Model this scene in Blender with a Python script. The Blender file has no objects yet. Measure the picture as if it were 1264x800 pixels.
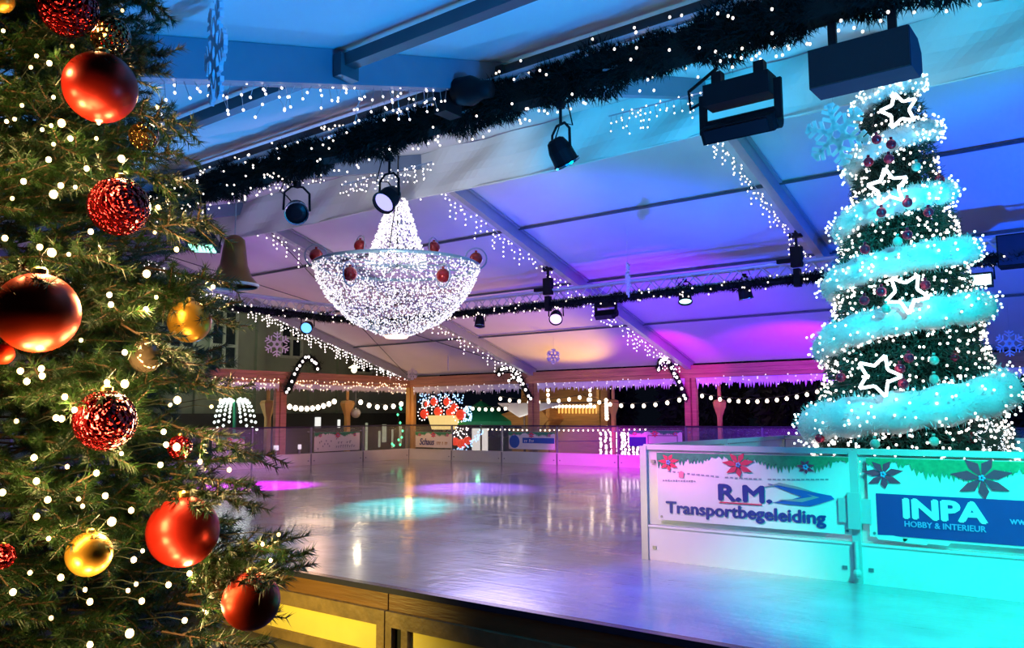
import bpy, math, random
import numpy as np
from mathutils import Vector, Matrix
random.seed(7); RNG = np.random.default_rng(11)
PI = math.pi
SC = bpy.context.scene
COL = SC.collection

# ------------------------------------------------------------------ camera
CF, CP, CRO, CY = 1019.6753, .1095, -.0047, .6543
CAM = np.array([19.4531, -19.755, 1.4136])
FW = np.array([-math.sin(CY)*math.cos(CP), math.cos(CY)*math.cos(CP), math.sin(CP)])
RT = np.array([math.cos(CY), math.sin(CY), 0.0]); UP = np.cross(RT, FW)
RT, UP = RT*math.cos(CRO)+UP*math.sin(CRO), UP*math.cos(CRO)-RT*math.sin(CRO)
def ray(x, y): return FW+RT*((x-632)/CF)+UP*((400-y)/CF)
def at_z(x, y, v): d = ray(x, y); return CAM+d*((v-CAM[2])/d[2])
def at_y(x, y, v): d = ray(x, y); return CAM+d*((v-CAM[1])/d[1])
def at_x(x, y, v): d = ray(x, y); return CAM+d*((v-CAM[0])/d[0])
def at_d(x, y, D): return CAM+ray(x, y)*D
def depth(P): return float((np.asarray(P)-CAM)@FW)
cam = bpy.data.cameras.new('camera'); co = bpy.data.objects.new('camera', cam); COL.objects.link(co)
M = Matrix(((RT[0], UP[0], -FW[0], CAM[0]), (RT[1], UP[1], -FW[1], CAM[1]), (RT[2], UP[2], -FW[2], CAM[2]), (0, 0, 0, 1)))
co.matrix_world = M
cam.sensor_width = 36; cam.sensor_fit = 'HORIZONTAL'; cam.lens = CF/1264*36; cam.clip_start = .05; cam.clip_end = 300
SC.camera = co

# ------------------------------------------------------------------ mesh builder
def nrm(v): v = np.asarray(v, float); return v/np.linalg.norm(v)
def frame(d, up=(0, 0, 1)):
    d = nrm(d); up = np.asarray(up, float)
    if abs(d@nrm(up)) > .98: up = np.array([1., 0, 0])
    s = nrm(np.cross(up, d)); u = np.cross(d, s)
    return d, s, u
class MB:
    def __init__(s): s.v = []; s.l = []; s.s = []; s.n = 0
    def add(s, V, F):
        V = np.asarray(V, float).reshape(-1, 3)
        for f in F:
            s.l.append(np.asarray(f, np.int64)+s.n); s.s.append(np.array([len(f)]))
        s.v.append(V); s.n += len(V); return s
    def bulk(s, V, F):      # V (n,3), F (m,k)
        s.v.append(np.asarray(V, float)); F = np.asarray(F, np.int64)
        s.l.append((F+s.n).ravel()); s.s.append(np.full(len(F), F.shape[1])); s.n += len(V); return s
    def box(s, c, size, R=None):
        h = np.array(size)/2.0
        V = np.array([[x, y, z] for x in (-1, 1) for y in (-1, 1) for z in (-1, 1)])*h
        if R is not None: V = V@np.asarray(R).T
        return s.add(V+np.asarray(c, float), [(0, 1, 3, 2), (4, 6, 7, 5), (0, 4, 5, 1), (2, 3, 7, 6), (0, 2, 6, 4), (1, 5, 7, 3)])
    def bb(s, a, b):
        a = np.minimum(a, b).astype(float) if False else np.array(a, float); b = np.array(b, float)
        return s.box((a+b)/2, np.abs(b-a))
    def beam(s, p, q, w, h, up=(0, 0, 1)):
        p = np.asarray(p, float); q = np.asarray(q, float)
        d, a, u = frame(q-p, up); R = np.stack([d, a, u], 1)
        return s.box((p+q)/2, (np.linalg.norm(q-p), w, h), R)
    def tube(s, path, r, n=8, closed=False, sx=1.0, up=(0, 0, 1)):
        P = np.asarray(path, float); m = len(P)
        r = np.full(m, r) if np.isscalar(r) else np.asarray(r, float)
        T = np.roll(P, -1, 0)-np.roll(P, 1, 0) if closed else np.gradient(P, axis=0)
        ang = np.arange(n)*2*PI/n; V = []
        prev = None
        for i in range(m):
            d = nrm(T[i])
            if prev is None: _, a, u = frame(d, up)
            else:
                a = prev-d*(prev@d); a = nrm(a); u = np.cross(d, a)
            prev = a
            V.append(P[i]+r[i]*(np.cos(ang)[:, None]*a*sx+np.sin(ang)[:, None]*u))
        V = np.concatenate(V); F = []
        for i in range(m if closed else m-1):
            j = (i+1) % m
            for k in range(n):
                k2 = (k+1) % n; F.append((i*n+k, i*n+k2, j*n+k2, j*n+k))
        s.bulk(V, F) if F else None
        if not closed:
            s.l.append(np.arange(n)[::-1]+s.n-len(V)); s.s.append(np.array([n]))
            s.l.append(np.arange(n)+s.n-n); s.s.append(np.array([n]))
        return s
    def lathe(s, prof, c, ax=(0, 0, 1), n=24, up=(0, 1, .01), caps=True):
        d, a, u = frame(ax, up); c = np.asarray(c, float); V = []
        ang = np.arange(n)*2*PI/n; ring = np.cos(ang)[:, None]*a+np.sin(ang)[:, None]*u
        for r, z in prof: V.append(c+d*z+ring*max(r, 1e-4))
        m = len(prof); F = []
        for i in range(m-1):
            for k in range(n):
                k2 = (k+1) % n; F.append((i*n+k, i*n+k2, (i+1)*n+k2, (i+1)*n+k))
        s.bulk(np.concatenate(V), F)
        for i, rev in ((0, True), (m-1, False)):
            if caps and prof[i][0] > 1e-3:
                idx = np.arange(n)+s.n-m*n+i*n; s.l.append(idx[::-1] if rev else idx); s.s.append(np.array([n]))
        return s
    def ball(s, c, r, n=16, m=10, sq=1.0):
        return s.lathe([(r*math.sin(PI*i/m), -r*sq*math.cos(PI*i/m)) for i in range(m+1)], c, n=n)
    def prism(s, poly, o, ux, uy, th):
        ux = nrm(ux); uy = nrm(uy); w = np.cross(ux, uy)*th; o = np.asarray(o, float)
        A = np.array([o+ux*p[0]+uy*p[1] for p in poly]); k = len(A)
        V = np.concatenate([A, A+w]); F = [tuple(range(k))[::-1], tuple(range(k, 2*k))]
        for i in range(k): j = (i+1) % k; F.append((i, j, k+j, k+i))
        return s.add(V, F)
    def copies(s, V, F, P, S=None):
        P = np.asarray(P, float).reshape(-1, 3); k = len(P)
        if not k: return s
        S = np.ones(k) if S is None else np.asarray(S)
        VV = (V[None]*S[:, None, None]+P[:, None]).reshape(-1, 3)
        FF = (np.asarray(F)[None]+(np.arange(k)*len(V))[:, None, None]).reshape(-1, len(F[0]))
        return s.bulk(VV, FF)
    def needles(s, P, D, L, w):
        P = np.asarray(P); D = D/np.linalg.norm(D, axis=1)[:, None]; k = len(P)
        ref = np.where(np.abs(D[:, 2:3]) > .9, np.array([[1., 0, 0]]), np.array([[0, 0, 1.]]))
        a = np.cross(D, ref); a /= np.linalg.norm(a, axis=1)[:, None]; b = np.cross(D, a)
        L = np.broadcast_to(L, k)[:, None]
        V = np.stack([P+w*a, P+w*(-.5*a+.866*b), P+w*(-.5*a-.866*b), P+D*L], 1).reshape(-1, 3)
        F = (np.array([[0, 1, 3], [1, 2, 3], [2, 0, 3]])[None]+(np.arange(k)*4)[:, None, None]).reshape(-1, 3)
        return s.bulk(V, F)
    def mesh(s, name, off=None, smooth=False):
        me = bpy.data.meshes.new(name)
        V = np.concatenate(s.v); 
        if off is not None: V = V-np.asarray(off)
        L = np.concatenate(s.l); S = np.concatenate(s.s)
        me.vertices.add(len(V)); me.vertices.foreach_set('co', V.astype(np.float32).ravel())
        me.loops.add(len(L)); me.loops.foreach_set('vertex_index', L.astype(np.int32))
        me.polygons.add(len(S)); st = np.concatenate([[0], np.cumsum(S)[:-1]])
        me.polygons.foreach_set('loop_start', st.astype(np.int32))
        me.polygons.foreach_set('use_smooth', np.full(len(S), smooth))
        me.update(calc_edges=True); me.validate()
        return me
def ico(sub=0):
    t = (1+5**.5)/2
    V = np.array([(-1, t, 0), (1, t, 0), (-1, -t, 0), (1, -t, 0), (0, -1, t), (0, 1, t), (0, -1, -t), (0, 1, -t), (t, 0, -1), (t, 0, 1), (-t, 0, -1), (-t, 0, 1)], float)
    V /= np.linalg.norm(V[0])
    F = [(0, 11, 5), (0, 5, 1), (0, 1, 7), (0, 7, 10), (0, 10, 11), (1, 5, 9), (5, 11, 4), (11, 10, 2), (10, 7, 6), (7, 1, 8), (3, 9, 4), (3, 4, 2), (3, 2, 6), (3, 6, 8), (3, 8, 9), (4, 9, 5), (2, 4, 11), (6, 2, 10), (8, 6, 7), (9, 8, 1)]
    for _ in range(sub):
        V = list(V); mid = {}; nf = []
        def g(a, b):
            k = (min(a, b), max(a, b))
            if k not in mid: mid[k] = len(V); V.append(nrm(V[a]+V[b]))
            return mid[k]
        for a, b, c in F:
            x, y, z = g(a, b), g(b, c), g(c, a); nf += [(a, x, z), (b, y, x), (c, z, y), (x, y, z)]
        F = nf; V = np.array(V)
    return np.array(V), F
ICO0, ICO1 = ico(0), ico(1)

# ------------------------------------------------------------------ scene objects
WL = {}
def thing(name, loc, label, cat, group=None):
    o = bpy.data.objects.new(name, None); COL.objects.link(o); o.location = tuple(loc); o.empty_display_size = .1
    WL[o.name] = np.array(loc, float); o['label'] = label; o['category'] = cat
    if group: o['group'] = group
    return o
def part(name, mb, mat, parent, label=None, smooth=False, stuff=False):
    me = mb.mesh(name, WL[parent.name], smooth); me.materials.append(mat)
    o = bpy.data.objects.new(name, me); COL.objects.link(o); o.parent = parent; WL[o.name] = WL[parent.name]
    if label: o['label'] = label
    if stuff: o['kind'] = 'stuff'
    return o
def single(name, mb, mat, label, cat, group=None, smooth=False, kind=None):
    V = np.concatenate(mb.v); lo = V.min(0); hi = V.max(0); loc = np.array([(lo[0]+hi[0])/2, (lo[1]+hi[1])/2, lo[2]])
    me = mb.mesh(name, loc, smooth); me.materials.append(mat)
    o = bpy.data.objects.new(name, me); COL.objects.link(o); o.location = tuple(loc); WL[o.name] = loc
    if label: o['label'] = label; o['category'] = cat
    if group: o['group'] = group
    if kind: o['kind'] = kind
    return o
def struct(name, mb, mat, smooth=False): return single(name, mb, mat, None, None, kind='structure', smooth=smooth)
BM = {}
def bulbs(parent, pts, r, mat, nmax=100, name='bulb', sub=0, lights=None):
    pts = np.asarray(pts, float).reshape(-1, 3)
    if len(pts) == 0: return
    order = np.argsort(np.linalg.norm(pts-CAM, axis=1)); pts = pts[order]
    V, F = ICO1 if sub else ICO0
    key = (round(r, 4), mat.name, name)
    if key not in BM:
        BM[key] = MB().copies(V*r*np.array([1, 1, 1.15]), F, [(0, 0, 0)]).mesh(name, None, True); BM[key].materials.append(mat)
    base = WL[parent.name]
    proto = bpy.data.objects.new(name, BM[key])
    for i, p in enumerate(pts[:nmax]):
        o = proto if i == 0 else proto.copy()
        COL.objects.link(o); o.parent = parent; o.location = tuple(p-base); WL[o.name] = p
    if len(pts) > nmax:
        part('small_'+name+'s', MB().copies(V*r*np.array([1, 1, 1.15]), F, pts[nmax:]), mat, parent, smooth=True, stuff=True)

# ------------------------------------------------------------------ materials
def S(r, g, b):
    f = lambda c: (c/255/12.92) if c/255 <= .04045 else ((c/255+.055)/1.055)**2.4
    return (f(r), f(g), f(b), 1)
MT = {}
def mat(name, col, rough=.5, metal=0., var=.12, scale=8., bump=0., bscale=40., spec=.5, emit=None, est=0., alpha=None, trans=0., coat=0., stretch=None, coord='Object', samp=None):
    if name in MT: return MT[name]
    m = bpy.data.materials.new(name); m.use_nodes = True; nt = m.node_tree; N = nt.nodes; bs = N['Principled BSDF']
    L = nt.links.new
    bs.inputs['Roughness'].default_value = rough; bs.inputs['Metallic'].default_value = metal
    bs.inputs['Specular IOR Level'].default_value = spec; bs.inputs['Coat Weight'].default_value = coat
    bs.inputs['Transmission Weight'].default_value = trans
    tc = N.new('ShaderNodeTexCoord'); mp = N.new('ShaderNodeMapping'); L(tc.outputs[coord], mp.inputs['Vector'])
    if stretch: mp.inputs['Scale'].default_value = stretch
    no = N.new('ShaderNodeTexNoise'); no.inputs['Scale'].default_value = scale; no.inputs['Detail'].default_value = 4
    L(mp.outputs[0], no.inputs['Vector'])
    mx = N.new('ShaderNodeMix'); mx.data_type = 'RGBA'
    c = np.array(col[:3]); mx.inputs[6].default_value = (*np.clip(c*(1-var*1.5), 0, 1), 1); mx.inputs[7].default_value = (*np.clip(c*(1+var*1.5), 0, 1), 1)
    L(no.outputs[0], mx.inputs[0]); L(mx.outputs[2], bs.inputs['Base Color'])
    if bump:
        n2 = N.new('ShaderNodeTexNoise'); n2.inputs['Scale'].default_value = bscale; n2.inputs['Detail'].default_value = 3
        L(mp.outputs[0], n2.inputs['Vector'])
        bp = N.new('ShaderNodeBump'); bp.inputs['Strength'].default_value = bump; bp.inputs['Distance'].default_value = .02
        L(n2.outputs[0], bp.inputs['Height']); L(bp.outputs[0], bs.inputs['Normal'])
    if emit is not None:
        bs.inputs['Emission Color'].default_value = (*emit[:3], 1); bs.inputs['Emission Strength'].default_value = est
    if alpha is not None: bs.inputs['Alpha'].default_value = alpha
    if samp is None and emit is not None: samp = 'NONE'
    if samp: m.cycles.emission_sampling = samp
    MT[name] = m; return m
def text_mb(s, o, ux, uy, w, h, th=.004, bold=0., shear=0.):
    cu = bpy.data.curves.new('t', 'FONT'); cu.body = s; cu.size = 1; cu.shear = shear; cu.resolution_u = 3
    ob = bpy.data.objects.new('t', cu); COL.objects.link(ob)
    me = bpy.data.meshes.new_from_object(ob.evaluated_get(bpy.context.evaluated_depsgraph_get()))
    V = np.array([v.co[:] for v in me.vertices]); F = [tuple(p.vertices) for p in me.polygons]
    bpy.data.objects.remove(ob); bpy.data.curves.remove(cu); bpy.data.meshes.remove(me)
    lo = V.min(0); hi = V.max(0); X = (V[:, 0]-lo[0])/(hi[0]-lo[0])*w; Y = (V[:, 1]-lo[1])/(hi[1]-lo[1])*h
    ux = nrm(ux); uy = nrm(uy); n = np.cross(ux, uy); P = np.asarray(o, float)+X[:, None]*ux+Y[:, None]*uy
    k = len(P); mb = MB(); mb.v = [P+n*th, P]; mb.n = 2*k
    from collections import Counter
    ed = {}
    for f in F:
        mb.l.append(np.array(f)); mb.s.append(np.array([len(f)])); mb.l.append(np.array(f[::-1])+k); mb.s.append(np.array([len(f)]))
        for i in range(len(f)):
            e = (f[i], f[(i+1) % len(f)])
            if (e[1], e[0]) in ed: del ed[(e[1], e[0])]
            else: ed[e] = 1
    for a, b in ed: mb.l.append(np.array([b, a, a+k, b+k])); mb.s.append(np.array([4]))
    if bold:        # heavier strokes: the same outline laid again a hair to each side
        V0 = np.concatenate(mb.v); L0 = list(mb.l); S0 = list(mb.s)
        for dx, dy in ((1, 0), (-1, 0), (0, .7), (0, -.7), (.5, .5), (-.5, -.5)):
            mb.l += [l+mb.n for l in L0]; mb.s += S0; mb.v.append(V0+ux*dx*bold*h+uy*dy*bold*h+n*.0002*(dx+2*dy)); mb.n += len(V0)
    return mb
def spot(name, pos, tgt, col, W, ang=60, blend=.6, size=.1):
    l = bpy.data.lights.new(name, 'SPOT'); l.color = col; l.energy = W; l.spot_size = math.radians(ang); l.spot_blend = blend; l.shadow_soft_size = size
    o = bpy.data.objects.new(name, l); COL.objects.link(o); o.location = tuple(pos)
    o.rotation_euler = (Vector(tuple(tgt))-Vector(tuple(pos))).to_track_quat('-Z', 'Y').to_euler(); return o
def point(name, pos, col, W, size=.03):
    l = bpy.data.lights.new(name, 'POINT'); l.color = col; l.energy = W; l.shadow_soft_size = size
    o = bpy.data.objects.new(name, l); COL.objects.link(o); o.location = tuple(pos); return o

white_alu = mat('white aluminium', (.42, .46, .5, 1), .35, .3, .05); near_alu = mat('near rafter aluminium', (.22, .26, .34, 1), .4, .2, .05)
dark_alu = mat('grey purlin metal', (.10, .13, .15, 1), .45, .4, .1)
membrane = mat('tent membrane', (.80, .80, .82, 1), .75, 0, .05, 1.2, .25, 1.5)
liner = mat('ridge liner fabric', (.82, .82, .82, 1), .7, 0, .04, 1.5, .5, 1.2, stretch=(.4, 1, 2.5))
black = mat('black paint', (.007, .007, .009, 1), .6, 0, .2, spec=.2)
truss_m = mat('truss tube', (.72, .72, .76, 1), .35, .15, .05)
wood_r = mat('reddish timber', (.50, .24, .13, 1), .55, 0, .35, 3, .3, 12, stretch=(.4, .4, 6))
wood_y = mat('yellow timber', (.62, .34, .10, 1), .5, 0, .25, 4, .2, 12, stretch=(1, 1, .3))
wood_d = mat('dark plank', (.16, .07, .025, 1), .5, 0, .35, 5, .3, 20, stretch=(.3, 1, 3))
wood_f = mat('worn frame wood', (.20, .12, .05, 1), .6, 0, .45, 7, .4, 25)
garl = mat('garland green', (.004, .009, .006, 1), .7, 0, .4, 12, spec=.2)
plate_w = mat('white kick board', (.80, .80, .82, 1), .4, 0, .05, 3)
post_m = mat('barrier steel', (.30, .31, .38, 1), .35, .5, .06)
warm_b = mat('warm bulb glow', (1, .8, .5, 1), .4, emit=(1, .62, .25), est=3.2)
cool_b = mat('white bulb glow', (1, .95, .95, 1), .4, emit=(1, .86, .82), est=5)
dim_b = mat('small bulb glow', (1, .95, .9, 1), .4, emit=(1, .9, .85), est=2.2)
wire_m = mat('clear wire', (.5, .5, .52, 1), .4)
wire_d = mat('dark wire', (.01, .015, .01, 1), .5)
# ------------------------------------------------------------------ tent, rink and setting
BAY, HE, SL = 5.0352, 2.6675, .2956
def rz(y): return HE+SL*(-y) if y >= -10 else HE+SL*(20+y)
EAVE = -18.1; GZ = -.6; NB = 5
X0 = 0.0
for k in range(NB):
    for ya, yb in ((0.25, -10.0), (-10.0, EAVE)):
        m = MB(); a = k*BAY; b = (k+1)*BAY
        m.prism([(0, 0), (b-a, 0), (b-a, 1), (0, 1)], (0, 0, 0), (1, 0, 0), (0, 1, 0), .02)
        V = m.v[0]; yy = np.where(V[:, 1] > .5, 1, 0)
        up = V[:, 2] > .01
        Y = np.where(yy == 1, ya, yb); zz = np.array([(HE-SL*y if (ya > -9) else HE+SL*(20+y)) for y in Y])+.13+up*.03
        # (the two slopes meet at the ridge)
        m.v[0] = np.stack([V[:, 0]+a, Y, zz], 1)
        struct('ceiling', m, membrane)
tn = [0]
def trim(m, mt, smooth=False):
    tn[0] += 1; return struct('trim_%d' % tn[0], m, mt, smooth)
for k in range(NB+1):
    x = k*BAY
    trim(MB().beam((x, .1, rz(.1)), (x, -10, rz(-10)), .13, .24).beam((x+.09, .1, rz(.1)+.1), (x+.09, -10, rz(-10)+.1), .05, .03), white_alu)
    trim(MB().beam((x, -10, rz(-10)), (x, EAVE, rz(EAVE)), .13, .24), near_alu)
for k in range(NB):
    a = k*BAY+.07; b = (k+1)*BAY-.07
    for y in (-2.54, -4.96, -7.38):
        trim(MB().beam((a, y, rz(y)+.09), (b, y, rz(y)+.09), .045, .04), dark_alu)
    for y in (-14.32, -16.1):
        trim(MB().beam((a, y, rz(y)+.02), (b, y, rz(y)+.02), .09, .09).box((a+.04, y, rz(y)-.02), (.08, .16, .16)), dark_alu)
    # drape hanging at the ridge
    m = MB(); n = 40; V = []; F = []
    for i in range(n+1):
        for j in range(7):
            xx = a-.07+(BAY)*i/n; t = j/6
            V.append((xx, -10.05+.03*math.sin(xx*5.1+j*.9)+.04*math.sin(xx*1.7+j), rz(-10)+.1-t*(.72+.04*math.sin(PI*i/n))))
    for i in range(n):
        for j in range(6): F.append((i*7+j, (i+1)*7+j, (i+1)*7+j+1, i*7+j+1))
    m.bulk(np.array(V), np.array(F)); m2 = MB(); m2.bulk(np.array(V)+np.array([0, -.012, 0]), np.array(F)[:, ::-1]); m.bulk(m2.v[0], m2.l[0].reshape(-1, 4))
    m.tube([(a-.07+BAY*i/n, -10.06, rz(-10)+.1-(.72+.04*math.sin(PI*i/n))) for i in range(n+1)], .014, 6)
    trim(m, liner)
# eave fascia planks, corner and bay posts
def fascia(p, q, nrm_, mt=wood_r):
    p = np.array(p, float); q = np.array(q, float); nv = np.array(nrm_, float)
    m = MB()
    for z, o, h in ((HE-.055, 0, .10), (HE-.165, .025, .11), (HE-.28, 0, .11)):
        m.beam(p+nv*o+(0, 0, z), q+nv*o+(0, 0, z), .07, h)
    trim(m, mt)
for k in range(NB): fascia((k*BAY, 0, 0), ((k+1)*BAY, 0, 0), (0, -1, 0))
for k in range(3): fascia((0, -k*BAY, 0), (0, -(k+1)*BAY, 0), (1, 0, 0))
for k in range(NB+1):
    mt = wood_y if k == 0 else wood_r
    trim(MB().box((k*BAY-.07, .06, (2.33+GZ)/2), (.16, .14, 2.33-GZ)).box((k*BAY+.10, .09, (2.33+GZ)/2), (.12, .12, 2.33-GZ)), mt)
for k in range(1, 4):
    trim(MB().box((-.08, -k*BAY, (2.33+GZ)/2), (.14, .2, 2.33-GZ)).box((-.08, -k*BAY-.19, (2.33+GZ)/2), (.12, .12, 2.33-GZ)), wood_r)
# wind brace cable in the corner bay
trim(MB().tube([(0.1, -.2, rz(-.2)-.02), (BAY-.1, -9.6, rz(-9.6)+.06)], .012, 5), dark_alu)
trim(MB().tube([(BAY-.1, -.2, rz(-.2)-.0), (.1, -9.6, rz(-9.6)+.06)], .012, 5), dark_alu)
# ice
ice = bpy.data.materials.new('wet ice'); ice.use_nodes = True; nt = ice.node_tree; N = nt.nodes; Lk = nt.links.new; bs = N['Principled BSDF']
tc = N.new('ShaderNodeTexCoord'); mp = N.new('ShaderNodeMapping'); mp.inputs['Scale'].default_value = (.5, 9, 1); Lk(tc.outputs['Object'], mp.inputs[0])
n1 = N.new('ShaderNodeTexNoise'); n1.inputs['Scale'].default_value = 2.2; n1.inputs['Detail'].default_value = 5; Lk(mp.outputs[0], n1.inputs[0])
n2 = N.new('ShaderNodeTexNoise'); n2.inputs['Scale'].default_value = 1.6; n2.inputs['Detail'].default_value = 6; Lk(tc.outputs['Object'], n2.inputs[0])
n3 = N.new('ShaderNodeTexNoise'); n3.inputs['Scale'].default_value = 9; n3.inputs['Detail'].default_value = 4; Lk(tc.outputs['Object'], n3.inputs[0])
ad = N.new('ShaderNodeMath'); ad.operation = 'ADD'; Lk(n1.outputs[0], ad.inputs[0]); Lk(n3.outputs[0], ad.inputs[1])
bp = N.new('ShaderNodeBump'); bp.inputs['Strength'].default_value = .22; bp.inputs['Distance'].default_value = .02; Lk(ad.outputs[0], bp.inputs['Height']); Lk(bp.outputs[0], bs.inputs['Normal'])
cr = N.new('ShaderNodeValToRGB'); cr.color_ramp.elements[0].position = .3; cr.color_ramp.elements[0].color = (.30, .31, .35, 1); cr.color_ramp.elements[1].position = .75; cr.color_ramp.elements[1].color = (.46, .47, .53, 1)
Lk(n2.outputs[0], cr.inputs[0]); Lk(cr.outputs[0], bs.inputs['Base Color'])
mr = N.new('ShaderNodeMapRange'); mr.inputs[3].default_value = .10; mr.inputs[4].default_value = .30; Lk(n2.outputs[0], mr.inputs[0]); Lk(mr.outputs[0], bs.inputs['Roughness'])
bs.inputs['Specular IOR Level'].default_value = .8; bs.inputs['Coat Weight'].default_value = .35; bs.inputs['Coat Roughness'].default_value = .08
struct('floor', MB().bb((-.1, -14.80, -.25), (25.3, .1, 0)), ice)
asph = mat('wet dark paving', (.03, .03, .032, 1), .35, 0, .3, 3, .3, 30)
struct('ground', MB().bb((-40, -30, GZ-.1), (60, 40, GZ)), asph)
# platform edge
rub = mat('dark edge rubber', (.03, .028, .05, 1), .25, 0, .1)
trim(MB().bb((-.1, -14.86, -.035), (25.3, -14.78, .012)), rub)
trim(MB().bb((-.1, -14.84, GZ), (11.88, -14.79, -.03)), wood_d)
for xa, xb in ((11.9, 14.385), (14.40, 17.1), (17.115, 19.8), (19.815, 22.5)):
    trim(MB().bb((xa, -14.84, -.17), (xb, -14.79, -.03)), wood_d)
yel = mat('yellow lit board', (.80, .62, .16, 1), .5, 0, .12, 2, .1, 8)
for i, (xa, xb) in enumerate(((11.9, 14.385), (14.40, 17.1), (17.115, 19.8))):
    t = thing('platform_skirt_panel', ((xa+xb)/2, -14.83, GZ), ['yellow boarded rink skirt panel behind the hanging red bauble, left of the dark joint', 'yellow boarded rink skirt panel with black hand slot, right of the dark joint', 'wood framed rink skirt panel at the far right end of the platform edge'][i], 'panel')
    f = MB(); z0, z1 = GZ, -.172
    f.bb((xa, -14.88, z1-.12), (xb, -14.82, z1)); f.bb((xa, -14.88, z0), (xb, -14.82, z0+.08))
    lw = .09 if i == 0 else .22
    f.bb((xa, -14.88, z0+.08), (xa+(.09 if i == 0 else .07), -14.82, z1-.12)); f.bb((xb-.09, -14.88, z0+.08), (xb, -14.82, z1-.12))
    if i: f.bb((xa+.18, -14.88, z0+.08), (xa+.25, -14.82, z1-.12)); f.bb((xa+.07, -14.88, z0+.08), (xa+.18, -14.82, z0+.14))
    part('frame', f, wood_f, t)
    part('board', MB().bb((xa+(.05 if i == 0 else .2), -14.84, z0+.04), (xb-.05, -14.825, z1-.06)), yel, t)
    if i == 1: part('hand_slot', MB().bb((xa+.065, -14.835, z0+.1), (xa+.185, -14.825, z1-.11)), black, t)

# ------------------------------------------------------------------ rink barriers
glass = mat('barrier glass', (.75, .8, .85, 1), .08, 0, .02, alpha=.09, spec=.6)
glass2 = mat('pen glass', (.85, .9, .92, 1), .25, 0, .02, alpha=.5, spec=.8)
rail_m = mat('dark rail', (.06, .05, .08, 1), .3, .4, .1)
rail_c = mat('pale rail', (.55, .58, .62, 1), .35, .1, .05)
def barrier(p, q, ep, rm, gm, label, group=None, pw=.05, rh=.04):
    p = np.array([*p, 0.]); q = np.array([*q, 0.]); d = nrm(q-p); zz = np.array([0, 0, 1.])
    t = thing('barrier_panel', (p+q)/2, label, 'barrier', group)
    part('kick_board', MB().beam(p+zz*.16, q+zz*.16, .035, .32).beam(p+zz*.325, q+zz*.325, .055, .02), plate_w, t)
    part('glass_pane', MB().beam(p+d*.03+zz*.7, q-d*.03+zz*.7, .012, .72), gm, t)
    part('top_rail', MB().beam(p+zz*1.09, q+zz*1.09, .05, rh), rm, t)
    part('post', MB().beam(p+zz*.0, p+zz*1.10, pw, pw, d), ep, t)
    for z in (.12, .95):
        for e in (p+d*.1, q-d*.1): part('bracket', MB().box(e+zz*z, (.04, .05, .03) if abs(d[0]) > .5 else (.05, .04, .03)), post_m, t)
    return t
for k in range(12):
    if k > 9: continue
    nm = ['in the rink corner with the cursive banner', 'with the lit red figure behind it', 'bearing the blue striped banner', 'next right of the blue striped banner', 'in front of the white light curtains', 'bearing the magenta lit banner', 'beyond the magenta lit banner', 'seen over the pen rail below the dark market', 'partly hidden behind the big lit tree', 'behind the big lit tree on its right'][k]
    barrier((2*k, -.13), (2*k+1.99, -.13), post_m, rail_m, glass, 'far side glass rink barrier panel '+nm, 'far side barrier panels')
for k in range(7):
    nm = ['nearest the rink corner', 'bearing the pale lilac banner', 'left of the pale lilac banner in violet light', 'beside the violet lit glass near the fir', 'behind the fir tip on the left', 'behind the fir, second from the left', 'behind the fir, furthest left'][k]
    barrier((.13, -2*k-.15), (.13, -2*k-2.14), post_m, rail_m, glass, 'left side glass rink barrier panel '+nm, 'left side barrier panels')
PX, PY = 15.43, -12.35
for k in range(3):
    barrier((PX+2*k, PY), (PX+2*k+1.99, PY), rail_c if k == 0 else rail_c, rail_c, glass2, ['near pen barrier panel with the white transport banner', 'near pen barrier panel with the blue banner', 'near pen barrier panel past the blue banner'][k], None, .07, .05)
for k in range(2):
    barrier((PX, PY+1.97*(k+1)), (PX, PY+1.97*k+.03), rail_c, rail_c, glass2, ['front left side panel of the tree pen', 'rear left side panel of the tree pen'][k], None, .05, .05)
for k in range(3):
    barrier((PX+2*k, PY+3.95), (PX+2*k+1.99, PY+3.95), rail_c, rail_c, glass2, ['rear pen barrier panel left of the lit tree', 'rear pen barrier panel behind the lit tree', 'rear pen barrier panel right of the lit tree'][k], None, .05, .05)
t = thing('hinge_clamp', (PX+2, PY-.03, .55), 'round edged hinge clamp on the post between the two near banners', 'clamp')
part('plate', MB().box((PX+2-.0, PY-.05, .60), (.26, .02, .20)).box((PX+2, PY-.065, .60), (.10, .03, .3)), rail_c, t)
part('floor_pin', MB().tube([(PX+2, PY-.06, .35), (PX+2, PY-.06, .05)], .018, 8).ball((PX+2, PY-.06, .09), .035, 8, 6), rail_c, t)

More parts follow.
